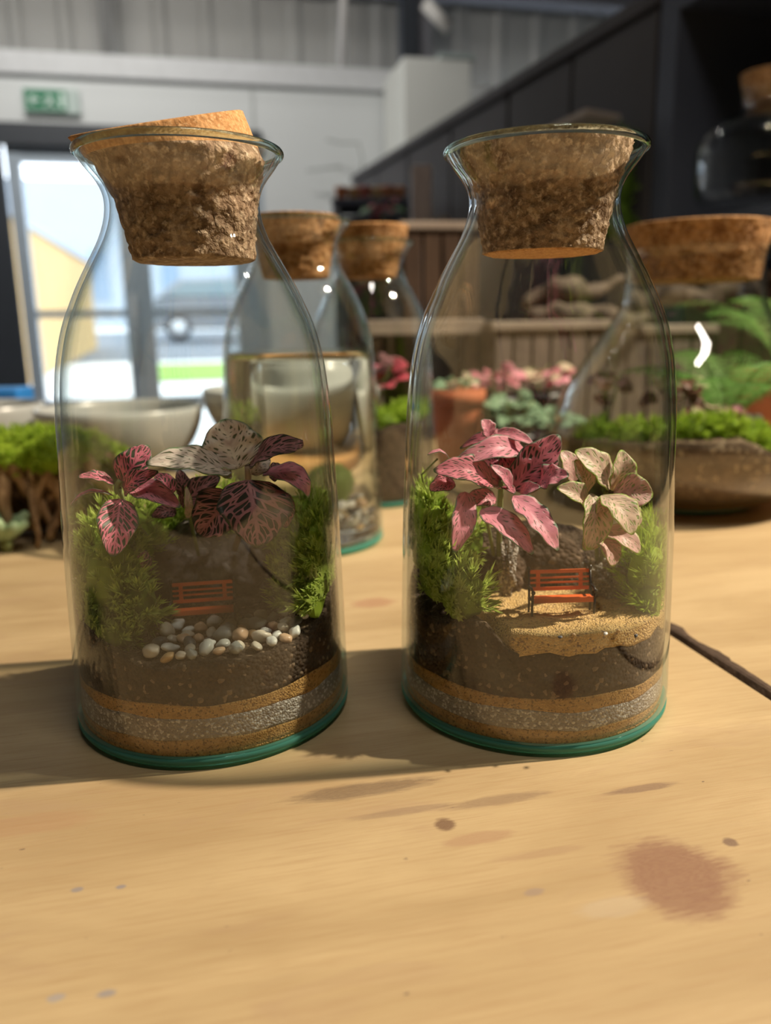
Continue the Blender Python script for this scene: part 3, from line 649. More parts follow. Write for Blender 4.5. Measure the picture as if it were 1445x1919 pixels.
for i, (x, y, r) in enumerate(placed):
    pebble(Vector((LB[0]+x, LB[1]+y, zsL(x, y)+r*(.45+.4*rp.random()))), r, pc[i], labs[i], 'pebbles on the path of the left front bottle', i)
# grains of stone in the golden sand
for i, (px, py, c) in enumerate([(1075, 1188, 'ochre'), (1050, 1195, 'slate'), (1135, 1188, 'white'), (1192, 1190, 'slate'), (1160, 1178, 'ochre')]):
    p = atz(px, py, .0475); x, y = p.x-RB[0], p.y-RB[1]
    pebble(Vector((p.x, p.y, sandtop(x, y)+.0003)), .0009, c, ['tiny ochre stone in the golden sand in front of the bench', 'tiny dark stone in the golden sand in front of the bench', 'tiny white stone in the golden sand right of the bench', 'tiny dark stone in the golden sand near the right glass', 'tiny ochre stone in the golden sand right of the bench'][i], 'stones in the golden sand', i)

# ---- benches
BO = plain('bench_orange', (.80, .15, .035), .45, .4, .06, 200); BK = plain('bench_black', (.012, .013, .02), .3, .6)
def bench(px0, px1, pyb, Y, zb, yaw, label, s=.0235):
    p = at((px0+px1)/2, pyb, Y); p.z = zb
    root = empty('miniature_bench', p, label, 'bench', 'orange miniature benches')
    M = Matrix.Rotation(yaw, 3, 'Z')
    def BX(b, c, d, rx=0): b.box(p+M @ Vector(c), d, M @ Matrix.Rotation(rx, 3, 'X'))
    b = MB(); BX(b, (0, -.0020, .0070), (s, .0046, .0007)); BX(b, (0, -.0044, .0068), (s, .0006, .0022)); b.build('seat', BO, root, smooth=False, bevel=.0002)
    bk = MB(); L = -.12
    for i, z in enumerate((.0095, .0119, .0138, .0162)):
        BX(bk, (0, .0018+(z-.009)*.14, z), (s, .0005, .0015 if i in (0, 3) else .0008), L)
    for x in (-.36, .36):
        BX(bk, (s*x, .0021+.003*.14, .0128), (.0016, .0007, .0078), L)
    bk.build('backrest', BO, root, smooth=False, bevel=.00012)
    for sd in (-1, 1):
        f = MB(); X = sd*(s/2+.0004)
        def T(pts, r): f.tube([p+M @ Vector((X, y, z)) for y, z in pts], r, 8)
        T([(.0014, -.001), (.0010, .004), (.0012, .0075), (.0028, .0172)], .00048)
        T([(-.0050, -.001), (-.0042, .003), (-.0046, .0070)], .00050); T([(.0012, .0066), (-.0046, .0066)], .00045)
        T([(.0018, .0108), (-.0030, .0112), (-.0052, .0104), (-.0050, .0085), (-.0046, .0070)], .00050)
        T([(.0027, .0168), (.0029, .0176), (.0031, .0182)], .00075); T([(-.0053, .0104), (-.0055, .0104), (-.0058, .0104)], .00085)
        f.build('side_frame', BK, root)
    return root
pL = at(382, 1165, .300); bench(328, 438, 1160, .300, .0412, .17, 'orange miniature bench behind the pebbles in the left front bottle')
pR = at(1050, 1160, .297); bench(990, 1108, 1160, .297, sandtop(pR.x-RB[0], pR.y-RB[1])+.0006, .05, 'orange miniature bench on golden sand in the right front bottle')

# ---- fittonia leaves
def leaf_mat(name, vein, cell, rim, width=.12, cs=5.0, rough=.45, fade=.0):
    m, nt, out = new_mat(name); g = G(nt); uv = g.n('UVMap').outputs[0]; x = g.n('SeparateXYZ', {0: uv}).outputs
    u = g.m('ABSOLUTE', g.m('SUBTRACT', x[0], .5)); v = x[1]                # u: 0 midrib .. .5 edge
    oi = g.n('ObjectInfo').outputs['Random']
    vv = g.m('SUBTRACT', v, g.m('MULTIPLY', u, .75))
    w = g.n('CombineXYZ', {0: g.m('MULTIPLY', x[0], 1.15), 1: g.m('MULTIPLY', vv, 2.1), 2: g.m('MULTIPLY', oi, 30)}).outputs[0]
    vo = g.n('TexVoronoi', feature='DISTANCE_TO_EDGE'); g.put(vo.inputs['Vector'], w); vo.inputs['Scale'].default_value = cs
    mesh = g.n('MapRange', {0: vo.outputs[0], 1: width, 2: width*1.6, 3: 1.0, 4: 0.0}).outputs[0]
    sv = g.m('ABSOLUTE', g.m('SUBTRACT', g.m('FRACT', g.m('MULTIPLY', vv, 6.0)), .5))      # side veins
    side = g.n('MapRange', {0: sv, 1: .10, 2: .17, 3: 1.0, 4: 0.0}).outputs[0]
    mid = g.n('MapRange', {0: u, 1: .022, 2: .05, 3: 1.0, 4: 0.0}).outputs[0]
    f = g.m('MAXIMUM', g.m('MAXIMUM', mesh, side), mid)
    ed = g.n('MapRange', {0: g.m('ADD', u, g.m('MULTIPLY', g.m('SUBTRACT', g.noise(w, 4, 3), .5), .16)), 1: .44, 2: .50, 3: 0.0, 4: 1.0}).outputs[0]; te = g.n('MapRange', {0: v, 1: .94, 2: .985, 3: 0.0, 4: 1.0}).outputs[0]
    n = g.noise(w, 3, 3)
    vc = g.mix(g.ramp(n, [(.3, (0, 0, 0)), (.7, (1, 1, 1))]), tuple(c*.78 for c in vein), tuple(min(1, c*1.2+.05) for c in vein))
    c = g.mix(f, cell, vc); c = g.mix(g.m('MAXIMUM', ed, te), c, rim)
    d = g.bsdf(out, c, rough, .4, g.bump(f, .7, .0005)); t = g.n('BsdfTranslucent', {'Color': c}); mx = g.n('MixShader', {0: .34}); g.L.new(d.outputs[0], mx.inputs[1]); g.L.new(t.outputs[0], mx.inputs[2]); g.L.new(mx.outputs[0], out.inputs[0]); MATS[name] = m; return m
LM_PINK = leaf_mat('pink_veined_leaf', (.90, .24, .34), (.085, .10, .06), (.12, .20, .10), .070, 4.2)
LM_PALE = leaf_mat('pale_pink_leaf', (.92, .74, .66), (.17, .19, .10), (.18, .28, .14), .18, 6.0)
LM_DARK = leaf_mat('dark_and_shaded_mauve_leaf', (.56, .25, .27), (.06, .06, .042), (.07, .10, .055), .065, 4.4)  # dark leaves; on the large pale plant, shade put into the leaf colour
LM_HOT = leaf_mat('rose_leaf', (.90, .33, .43), (.20, .20, .14), (.24, .38, .26), .21, 6.5)
LM_HOTD = leaf_mat('rose_dark_leaf', (.74, .22, .30), (.085, .08, .055), (.11, .20, .11), .14, 5.5)
LM_LIME = leaf_mat('blush_lime_leaf', (.84, .62, .50), (.40, .52, .20), (.44, .64, .12), .16, 5.5)
LM_LPINK = leaf_mat('blush_pink_leaf', (.88, .54, .50), (.40, .48, .20), (.46, .64, .15), .19, 5.5)
LM_GREEN = leaf_mat('silver_veined_leaf', (.34, .50, .32), (.07, .18, .06), (.06, .16, .05), .10, 5.5)
STEM = plain('plant_stem', (.22, .26, .10), .5, .3, .2, 100)
def leaf(parent, p0, p1, w, mat, nrm=None, bend=.18, fold=.16, wave=.10, curl=0.0, label=None, shape=.75, name='leaf', na=16, nc=10):
    p0, p1 = Vector(p0), Vector(p1); L = (p1-p0).length; t = (p1-p0)/L
    n = Vector(nrm) if nrm else Vector((.42, -.85, .62)); n = (n-t*n.dot(t)); n.normalize(); s = t.cross(n)
    b = MB(); vs = []; uv = []; ph = random.random()*6
    for i in range(na+1):
        f = i/na; hw = .5*w*(max(0.0, math.sin(PI*min(1, f**shape*.985+.008))))**.66+.0001
        c = p0+t*L*f+n*(bend*L*math.sin(PI*f)-curl*L*f*f)
        for k in range(nc+1):
            q = k/nc*2-1; e = wave*w*abs(q)**1.5*.35*math.sin(7*PI*f*.9+ph+(1.2 if q > 0 else 0))*min(1, 4*f*(1-f)+.2)
            qq = c+s*(q*hw*(1+.05*math.sin(13*f+ph)))+n*(fold*hw*abs(q)+e-.10*hw*math.cos(q*PI/2)); vs.append(qq); uv.append((q*.5+.5, f))
    b.add(vs, [(i*(nc+1)+k, i*(nc+1)+k+1, (i+1)*(nc+1)+k+1, (i+1)*(nc+1)+k) for i in range(na) for k in range(nc)], uv)
    o = b.build(name, mat, parent, origin=p0)
    sm = o.modifiers.new('thickness', 'SOLIDIFY'); sm.thickness = .00028
    if label: o['label'] = label
    return o
def stem(parent, pts, r=.0006, mat=STEM):
    b = MB(); pp = pts if len(pts) > 3 else curve(pts[0], pts[1], pts[2], 10) if len(pts) == 3 else pts
    b.tube(pp, r, 7); return b.build('stem', mat, parent)
def fit(c, px0, py0, Y0, px1, py1, Y1, wpx, mat, parent, cl=None, **k):
    a = at(px0, py0, Y0); e = at(px1, py1, Y1); w = wpx/FPX*((Y0+Y1)/2)*1.12
    o = leaf(parent, a, e, w, mat, **k)
    if cl:
        for v in o.data.vertices: v.co = cl(v.co+o.location, .0012)-o.location if False else (cl(Vector(v.co)+a, .0012)-a)
    return o
# left bottle, small pink plant
P = empty('fittonia_plant', at(268, 1040, .315), 'small bright pink-veined plant at the left of the left front bottle', 'plant')
Y = .298
for (x0, y0, Y0, x1, y1, Y1, w, m, k) in [
    (228, 905, Y, 279, 835, Y+.004, 56, LM_PINK, {}), (214, 906, Y, 146, 894, Y-.006, 30, LM_PINK, dict(nrm=(0, -.5, 1), bend=.15)),
    (212, 928, Y, 128, 950, Y-.006, 26, LM_HOT, dict(nrm=(0, .0, 1), bend=.22)), (226, 935, Y-.006, 211, 1043, Y-.021, 66, LM_PINK, dict(bend=.10)),
    (232, 922, Y, 296, 884, Y-.008, 36, LM_PINK, {}), (244, 915, Y-.001, 338, 950, Y-.009, 44, LM_HOT, dict(nrm=(0, -.7, .8))), (322, 928, Y+.004, 292, 888, Y+.006, 36, LM_PINK, {}), (262, 1082, Y+.004, 272, 1030, Y+.006, 34, LM_DARK, {})]:
    fit(LB, x0, y0, Y0, x1, y1, Y1, w, m, P, cL, **k)
stem(P, [at(224, 915, Y), at(240, 975, Y+.008), at(300, 1030, Y+.02)], .0009)
stem(P, [at(222, 925, Y), at(214, 915, Y), at(226, 900, Y)], .0011)
# left bottle, large pale plant
P = empty('fittonia_plant', at(440, 1030, .325), 'large whitish and mauve-veined plant, shaded leaves coloured darker, over the bench of the left front bottle', 'plant')
Y = .300
for (x0, y0, Y0, x1, y1, Y1, w, m, k) in [
    (434, 884, Y, 273, 868, Y-.012, 60, LM_PALE, dict(nrm=(0, -.8, 1), bend=.14)), (446, 878, Y, 418, 786, Y+.004, 104, LM_PALE, dict(bend=.06, nrm=(0, -1, .5))),
    (468, 872, Y, 588, 838, Y-.010, 52, LM_DARK, dict(nrm=(0, -.8, 1), bend=.18)), (466, 900, Y-.006, 484, 1026, Y-.020, 128, LM_DARK, dict(bend=.10, shape=.8)),
    (436, 925, Y+.002, 372, 1004, Y-.004, 84, LM_DARK, dict(bend=.14)), (470, 888, Y, 505, 858, Y+.006, 30, LM_PALE, {}), (496, 885, Y+.002, 592, 932, Y-.008, 52, LM_HOT, dict(nrm=(.3, -.6, .9), bend=.22)),
    (505, 895, Y+.004, 540, 885, Y+.006, 46, LM_DARK, dict(nrm=(0, -.6, 1))), (520, 920, Y+.002, 536, 990, Y-.002, 40, LM_DARK, {}),
    (340, 948, Y+.012, 412, 893, Y+.012, 46, LM_DARK, {}), (345, 930, Y+.012, 335, 880, Y+.012, 28, LM_DARK, {}), (330, 955, Y+.014, 284, 968, Y+.008, 26, LM_DARK, {}), (435, 893, Y, 400, 884, Y-.004, 18, LM_LIME, {}), (352, 972, Y+.008, 349, 912, Y+.006, 14, LM_LIME, {})]:
    fit(LB, x0, y0, Y0, x1, y1, Y1, w, m, P, cL, **k)
stem(P, [at(464, 872, Y+.001), at(470, 940, Y+.008), at(440, 1030, Y+.028)], .0013, plain('mauve_stem', (.40, .30, .24), .5))
stem(P, [at(345, 900, Y+.012), at(352, 960, Y+.012), at(372, 1040, Y+.024)], .0008)
# right bottle, rose plant
P = empty('fittonia_plant', at(935, 1030, .330), 'rose pink plant with pointed leaves in the right front bottle', 'plant')
Y = .306
for (x0, y0, Y0, x1, y1, Y1, w, m, k) in [
    (985, 845, Y+.010, 850, 868, Y-.004, 44, LM_HOT, dict(nrm=(0, -.9, .7), bend=.20)), (975, 828, Y+.012, 862, 840, Y+.012, 30, LM_HOTD, dict(bend=.2, nrm=(0, -.6, 1))), (918, 818, Y+.006, 903, 786, Y+.006, 32, LM_HOT, {}), (925, 812, Y+.012, 1000, 832, Y+.004, 26, LM_HOT, dict(bend=.14)),
    (962, 918, Y, 1048, 816, Y+.004, 70, LM_HOTD, dict(bend=.06)), (1005, 905, Y, 1066, 890, Y-.008, 46, LM_HOT, dict(wave=.3)), (925, 905, Y, 812, 882, Y-.010, 58, LM_HOTD, dict(nrm=(0, -.9, .8), bend=.2)),
    (842, 858, Y, 801, 852, Y-.002, 14, LM_HOT, dict(nrm=(0, -.2, 1), bend=.25)), (850, 900, Y-.002, 803, 918, Y-.008, 34, LM_HOTD, dict(bend=.25)), (874, 922, Y-.006, 851, 1036, Y-.018, 44, LM_HOT, dict(bend=.12)),
    (902, 955, Y-.010, 999, 1038, Y-.024, 52, LM_HOT, dict(bend=.12)), (962, 930, Y-.010, 1045, 1032, Y-.024, 54, LM_HOT, dict(bend=.10, wave=.2)), (958, 915, Y-.008, 920, 872, Y-.010, 26, LM_HOT, {}),
    (945, 900, Y+.008, 965, 836, Y+.010, 56, LM_HOTD, {}), (940, 910, Y+.004, 890, 862, Y+.008, 52, LM_HOTD, {}), (930, 935, Y-.002, 868, 938, Y-.004, 34, LM_HOTD, {}), (975, 925, Y-.004, 1012, 912, Y-.010, 26, LM_HOT, {}), (935, 915, Y-.004, 965, 925, Y-.012, 24, LM_PINK, {})]:
    fit(RB, x0, y0, Y0, x1, y1, Y1, w, m, P, cR, **k)
stem(P, [at(940, 900, Y+.002), at(935, 960, Y+.012), at(935, 1040, Y+.024)], .0012); stem(P, [at(905, 945, Y-.006), at(915, 980, Y+.006), at(925, 1040, Y+.024)], .0008); stem(P, [at(820, 860, Y), at(790, 890, Y+.004), at(800, 940, Y+.012), at(850, 980, Y+.02)], .0004)
# right bottle, lime and blush plant
P = empty('fittonia_plant', at(1125, 1040, .330), 'lime and blush coloured plant with rounded leaves in the right front bottle', 'plant')
Y = .304
for (x0, y0, Y0, x1, y1, Y1, w, m, k) in [
    (1075, 905, Y+.004, 1052, 845, Y+.006, 46, LM_LPINK, {}), (1100, 925, Y, 1078, 862, Y-.002, 50, LM_LIME, {}), (1145, 915, Y+.002, 1078, 845, Y-.002, 58, LM_LIME, dict(bend=.16)), (1148, 920, Y+.002, 1165, 843, Y+.002, 52, LM_LIME, dict(fold=.35)),
    (1150, 922, Y, 1224, 928, Y-.006, 62, LM_LPINK, dict(bend=.2, nrm=(.2, -1, .4))), (1128, 928, Y-.008, 1186, 1002, Y-.020, 66, LM_LIME, dict(bend=.20)), (1110, 925, Y-.006, 1102, 1030, Y-.016, 58, LM_LIME, dict(bend=.16, fold=.3)),
    (1098, 950, Y-.004, 1044, 914, Y-.012, 42, LM_LIME, dict(fold=.4)), (1118, 1008, Y-.008, 1150, 1062, Y-.018, 46, LM_LPINK, dict(bend=.25)), (1130, 990, Y-.006, 1200, 1036, Y-.014, 44, LM_LPINK, {}), (1120, 990, Y-.008, 1094, 1030, Y-.014, 36, LM_LIME, {}), (1155, 945, Y-.004, 1200, 985, Y-.008, 40, LM_LPINK, {}), (1135, 930, Y-.006, 1120, 968, Y-.012, 30, LM_LIME, {})]:
    fit(RB, x0, y0, Y0, x1, y1, Y1, w, m, P, cR, shape=.95, **k)
stem(P, [at(1135, 920, Y), at(1140, 980, Y+.010), at(1125, 1060, Y+.024)], .0011); stem(P, [at(1110, 935, Y), at(1115, 990, Y+.010), at(1120, 1060, Y+.024)], .0009)
# ================================================================== THINGS BEHIND, ON THE TABLES
SC = 1.035
wb, _ = bottle(*WB, 'water filled glass bottle behind the left front bottle', scale=SC)
def ring_prof(z0, z1, gap, s=SC, n=22): return [(rin(z0+(z1-z0)*i/n, s)-gap, z0+(z1-z0)*i/n) for i in range(n+1)]
b = MB(); pr = ring_prof(.0062, .1385, .00035); b.lathe([(.0001, .0062)]+pr+[(pr[-1][0]*.97, .1382), (.0001, .1381)], (*WB, 0), 96)
tag(b.build('water', WATER), 'clear water filling the bottle behind the left front bottle', 'water', kind='stuff')
rp = random.Random(11); pl = []; t = 0
while len(pl) < 64 and t < 20000:
    t += 1; a = rp.uniform(-PI, PI*.15); R = .0505; q = rp.uniform(.35, 1)**.5; r = rp.uniform(.0036, .0052)
    x, y = (R-r)*q*math.cos(a), (R-r)*q*math.sin(a); z = .0085+r*.7+rp.random()*.022
    if all((x-A)**2+(y-B_)**2+((z-C_)*1.25)**2 > (.80*(r+D))**2 for A, B_, C_, D in pl): pl.append((x, y, z, r))
pc = [rp.choice(['white', 'cream', 'white', 'ochre', 'peach', 'grey', 'cream', 'slate']) for _ in pl]; labs = ordinals([(q[0], c) for q, c in zip(pl, pc)], 'in the heap in the water bottle')
for i, (x, y, z, r) in enumerate(pl): pebble(Vector((WB[0]+x, WB[1]+y, z)), r, pc[i], labs[i], 'pebbles in the water bottle', i)
def fuzzy_ball(name, c, r, mat, label, n=500, L=.0022):
    b = MB(); b2 = MB(); nn, mm = 14, 20; vs = []
    for i in range(nn+1):
        for k in range(mm):
            ph = PI*i/nn; a = 2*PI*k/mm; vs.append(Vector(c)+Vector((math.sin(ph)*math.cos(a), math.sin(ph)*math.sin(a), math.cos(ph)*.95))*r)
    b.add(vs, [(i*mm+k, i*mm+(k+1) % mm, (i+1)*mm+(k+1) % mm, (i+1)*mm+k) for i in range(nn) for k in range(mm)], [(0, .1)]*len(vs))
    for _ in range(n):
        q = Vector((random.gauss(0, 1), random.gauss(0, 1), random.gauss(0, 1))).normalized(); p = Vector(c)+q*r*.98; s = q.orthogonal().normalized()*.0003; t = p+q*L+Vector((random.uniform(-1, 1), random.uniform(-1, 1), random.uniform(-1, 1)))*L*.4
        b.add([p-s, p+s, t], [(0, 1, 2)], [(0, 0), (0, 0), (0, 1)])
    return tag(b.build(name, mat, smooth=False, origin=(c[0], c[1], c[2]-r)), label, 'moss ball')
fuzzy_ball('moss_ball', (WB[0]+.018, WB[1]-.020, .047), .0150, MOSSD, 'dark green moss ball resting on the pebbles in the water bottle')
stopper([(0, .188, .0225, 0), (0, .2095, .0268, 0), (0, .2265, .0318, 0), (0, .2285, .0322, 0)], *WB, label='tapered cork in the water bottle', mats=(CORKB, CORKF), n=64)
# third bottle: planted, further back
TB = (-.0110, .735)
bottle(*TB, 'planted glass bottle behind the water bottle', scale=SC)
rs = lambda z: rin(z, SC)
layer('potting_soil', TB, zA, lambda x, y: .070+.1*x+.004*N3((x, y, 2), 50), SOIL, 'brown soil in the planted bottle behind the water bottle', nr=10, na=48, rr=rs, top_noise=.001)
cT = clampB(TB, SC)
moss_clump('moss_clump', [(Vector((TB[0]+x, TB[1]+y, .074+.1*x)), Vector((.017, .017, .011))) for x, y in ((-.03, -.02), (-.012, -.034), (.010, -.036), (.030, -.022), (.036, .0), (0, 0), (-.034, .006))], MOSSY, 'bright moss ring over the soil of the planted rear bottle', 300, .005, clampR=cT, nb=9, w=.0007)
stopper([(0, .196, .0235, 0), (0, .2095, .0268, 0), (0, .2265, .0325, 0), (-.001, .2385, .036, .02)], *TB, label='brown cork in the planted rear bottle', mats=(CORKB, CORKF), n=64, fine_from=.2375)
def small_plant(name, c, r, h, mats, label, n=16, lw=.016, seed=0, cl=None, droop=.3, stems=3, cat='plant'):
    rr = random.Random(seed); root = empty(name, c, label, cat); c = Vector(c)
    for i in range(n):
        a = 2*PI*i/n*2.4+rr.uniform(-.3, .3); k = rr.uniform(.25, 1); R = r*k; z = h*(.45+.55*rr.random()*(1.1-.5*k))
        p0 = c+Vector((R*.45*math.cos(a), R*.45*math.sin(a), z*.92)); p1 = c+Vector((R*math.cos(a), R*math.sin(a), z*(1+.25*rr.uniform(-1, 1))-droop*lw*k))
        if (p1-p0).length < .006: p1 = p0+(p1-p0).normalized()*.008 if (p1-p0).length > 1e-5 else p0+Vector((.008, 0, 0))
        o = leaf(root, p0, p1, lw*rr.uniform(.75, 1.15), mats[i % len(mats)], nrm=(math.cos(a)*.3, math.sin(a)*.3-.45, .8), na=8, nc=6)
        if cl:
            for v in o.data.vertices: v.co = cl(Vector(v.co)+p0, .001)-p0
    for i in range(stems):
        a = 2*PI*i/stems; stem(root, [c, c+Vector((.1*r*math.cos(a), .1*r*math.sin(a), h*.4)), c+Vector((.4*r*math.cos(a), .4*r*math.sin(a), h*.85))], .0009)
    return root
LM_RED = leaf_mat('crimson_veined_leaf', (.62, .07, .12), (.10, .07, .04), (.08, .10, .04), .14, 6)
small_plant('fittonia_plant', (TB[0]+.005, TB[1]-.005, .084), .036, .045, [LM_RED, LM_DARK, LM_PINK], 'dark pink plant in the planted rear bottle', 16, .020, 5, cT)
# ---- mossy root ball, far left
def fibre_mat(name, c1, c2):
    m, nt, out = new_mat(name); g = G(nt); o = g.obj(); n = g.noise(g.mapping(o, (220, 220, 40)), 1, 4, .7)
    g.bsdf(out, g.mix(g.ramp(n, [(.35, (0, 0, 0)), (.65, (1, 1, 1))]), c1, c2), .8, .2, g.bump(n, .8, .001)); return m
ROOT = fibre_mat('tan_root_fibre', (.22, .125, .06), (.48, .31, .16)); CORE = fibre_mat('dark_root_core', (.03, .018, .01), (.12, .07, .035))
rc = at(70, 930, .625); rc.z = .036
root = empty('mossy_root_ball', (rc.x, rc.y, 0), 'moss topped ball of tan roots at the far left of the table', 'root ball')
b = MB(); vs = []; nn, mm = 20, 40
for i in range(nn+1):
    for k in range(mm):
        ph = PI*i/nn; a = 2*PI*k/mm; q = Vector((math.sin(ph)*math.cos(a), math.sin(ph)*math.sin(a), math.cos(ph))); s = 1+.22*N3(q, 2.5)
        vs.append(Vector((rc.x+q.x*.068*s, rc.y+q.y*.042*s, max(.0006, rc.z+q.z*.034*s))))
b.add(vs, [(i*mm+k, i*mm+(k+1) % mm, (i+1)*mm+(k+1) % mm, (i+1)*mm+k) for i in range(nn) for k in range(mm)]); b.build('core', CORE, root)
rr = random.Random(4)
for i in range(34):
    a = -PI*(i+.5)/34*1.15+.2; ra = .060+rr.uniform(-.012, .008); p = Vector((rc.x+ra*math.cos(a), rc.y+ra*.62*math.sin(a), rc.z+.026))
    pts = [p]; d = Vector((.25*math.cos(a), .25*math.sin(a), -1))
    for j in range(8):
        d = (d+Vector((rr.uniform(-.5, .5), rr.uniform(-.3, .3), -.1))).normalized(); p = p+d*.0085
        if p.z < .002: break
        pts.append(p.copy())
    if len(pts) < 3: continue
    b = MB(); r0 = rr.uniform(.0028, .0060); b.tube(pts, [r0*(1-.6*j/len(pts))*(1+.25*rr.random()) for j in range(len(pts))], 7); b.build('root', ROOT, root)
cap = []
for (px, py, Y, rx, ry, rz) in [(30, 850, .60, .030, .026, .019), (95, 850, .60, .028, .026, .019), (150, 850, .62, .026, .022, .016), (-30, 860, .60, .03, .025, .018), (200, 868, .64, .020, .02, .013), (60, 840, .645, .05, .03, .016), (232, 880, .65, .012, .014, .008)]:
    cap.append(B(px, py, Y, rx, ry, rz))
o = moss_clump('moss_cap', cap, MOSSY, None, 1200, .0048, nb=10, w=.0006)
for k in ('category',):
    if k in o: del o[k]
o.parent = root; o.matrix_parent_inverse = root.matrix_basis.inverted()
pp = at(8, 985, .56); b = MB()
leafy = empty('succulent_rosette', (pp.x, pp.y, 0), 'small pale green succulent at the left picture edge beside the root ball', 'plant')
for i in range(9):
    a = 2*PI*i/9; q = Vector((pp.x, pp.y, .012)); e = q+Vector((.016*math.cos(a), .016*math.sin(a), .010+.004*(i % 2)))
    b = MB(); b.tube([q-Vector((0, 0, .004)), q.lerp(e, .5), e, e+Vector((0, 0, .002))], [.002, .0048, .0035, .0004], 8); b.build('leaf', plain('succulent_green', (.34, .46, .26), .5, .4, .2, 90), leafy)
b = MB(); b.tube([Vector((pp.x, pp.y, .0)), Vector((pp.x, pp.y, .010))], [.004, .005], 8); b.build('stem', STEM, leafy)
# ---- ceramic bowls
CER = plain('white_ceramic', (.42, .44, .43), .28, .5, .03, 30)
def bowl(c, r, h, label, mat=CER, name='ceramic_bowl', foot=.5, th=.004):
    b = MB(); o = [(r*foot, 0), (r*foot*1.02, .003)]+[(r*(foot+(1-foot)*math.sin(t*PI/2)**1.0), .003+(h-.003)*(1-math.cos(t*PI/2))**.8) for t in [i/12 for i in range(1, 13)]]
    i_ = [(a-th, z) for a, z in o[2:]][::-1]
    b.lathe(o+[(r-th*.5, h+th*.3)]+i_+[(r*foot*.5, th+.001), (.0001, th)], c, 72); return tag(b.build(name, mat, origin=c), label, 'bowl')
def onT(px, Y): p = at(px, 700, Y); p.z = 0; return p
bowl(onT(219, .90), .0905, .071, 'wide white ceramic bowl behind the left front bottle')
bowl(onT(-45, .93), .0690, .073, 'white ceramic bowl cut off by the left picture edge')
c = onT(545, .95)
b = MB(); b.lathe([(.0001, 0), (.112, 0), (.114, .002), (.114, .012), (.112, .014), (.0001, .014)], c, 64); tag(b.build('round_board', plain('board_orange_wood', (.52, .27, .10), .5, .3, .2, 30), origin=c), 'round orange-brown wooden board under the rear white bowl', 'board')
bowl(c+Vector((0, 0, .0142)), .1030, .072, 'white ceramic bowl on the round wooden board behind the water bottle', foot=.55)
c = onT(8, 1.03); b = MB(); b.box((c.x-.02, c.y, .043), (.09, .05, .086)); tag(b.build('blue_box', plain('blue_plastic', (.03, .22, .62), .4, .5), smooth=False, bevel=.004), 'bright blue plastic box behind the left white bowl', 'box')
# ---- big jar terrarium on the right
JX, JY = onT(1288, .70).x, .70
JP = [(.0585, .2125), (.0565, .2060), (.0562, .1950), (.0575, .1800), (.0605, .1650), (.0715, .1460), (.0890, .1220), (.1045, .0950), (.1140, .0720), (.1165, .0520), (.1080, .0310), (.0880, .0140), (.0660, .0050), (.0620, .0040)]
jar = empty('terrarium_jar', (JX, JY, 0), 'big bulbous glass jar with moss and fern at the right', 'jar')
prof, JIN = shell(JP, .0022, .0050)
b = MB(); b.lathe(prof, (JX, JY, 0), 96); b.f = [f for f in b.f if len(f) <= 4]; b.mi = [0]*len(b.f); b.build('jar_wall', GLASS, jar)
b = MB(); b.lathe([(.0001, .001), (.054, .001), (.058, .0002), (.0612, .0012), (.0624, .0042), (.0600, .0046), (.0001, .0046)], (JX, JY, 0), 96); b.build('base', TEAL, jar)
def jrin(z):
    for (r0, z0), (r1, z1) in zip(JIN[:-1], JIN[1:]):
        if z1 <= z <= z0: return r1+(r0-r1)*(z-z1)/(z0-z1)
    return JIN[-1][0]
def cJ(p, g):
    d = Vector((p.x-JX, p.y-JY, 0)); R = jrin(max(.008, min(p.z, .2)))-.0005-g
    return p if d.length < R else Vector((JX, JY, p.z))+d.normalized()*R
stopper([(0, .1870, .0515, 0), (0, .2060, .0536, 0), (0, .2130, .0552, 0), (0, .2320, .0592, 0)], JX, JY, label='wide flat cork lid on the big right jar', mats=(CORKB, CORKF), n=96, fine_from=.2315)
def jtop(x, y): return .068-.42*max(0, x-.005)-.08*max(0, y)-.06*max(0, -x)+.003*N3((x, y, 1), 40)
def jlayer(name, zlo, zhi, mat, label, cat):
    b = MB(); nr, na, nw = 20, 80, 8; vs = []
    for i in range(nr+1):
        for k in range(na):
            a = 2*PI*k/na; x, y = math.cos(a), math.sin(a); R = .1
            for _ in range(6): R = jrin(max(.0068, zhi(x*R, y*R)))-.0006
            f = i/nr; vs.append((JX+x*R*f, JY+y*R*f, max(.0068, zhi(x*R*f, y*R*f))+.0012*N3((x*f, y*f, 3), 30)*(f < .95)))
    for i in range(1, nw+1):
        for k in range(na):
            X, Y_, z1 = vs[nr*na+k]; z = z1+(max(.0052, zlo(0, 0))-z1)*i/nw; a = 2*PI*k/na; R = jrin(max(.0055, z))-.0006; vs.append((JX+R*math.cos(a), JY+R*math.sin(a), z))
    for k in range(na): vs.append((JX, JY, max(.0052, zlo(0, 0))))
    b.add(vs, [(i*na+k, i*na+(k+1) % na, (i+1)*na+(k+1) % na, (i+1)*na+k) for i in range(nr+nw+1) for k in range(na)])
    return tag(b.build(name, mat, origin=(JX, JY, 0)), label, cat, kind='stuff')
JS = soil_mat('pale_brown_soil', (.10, .065, .04), (.24, .16, .10), (.40, .30, .2), 160, .8, .93)
jlayer('bottom_sand', lambda x, y: .0052, lambda x, y: .014, SAND, 'ochre sand at the bottom of the big right jar', 'sand')
jlayer('potting_soil', lambda x, y: .0142, jtop, JS, 'sloping brown soil inside the big right jar', 'soil')
mb_ = []
for x in [-.085, -.065, -.045, -.022, 0, .020, .038, .055, .070, .082]:
    R = .098; y = -math.sqrt(max(0, R*R-x*x)) if abs(x) < R else 0; y = y*.86; mb_.append((Vector((JX+x, JY+y, jtop(x, y)+.004)), Vector((.016, .015, .010))))
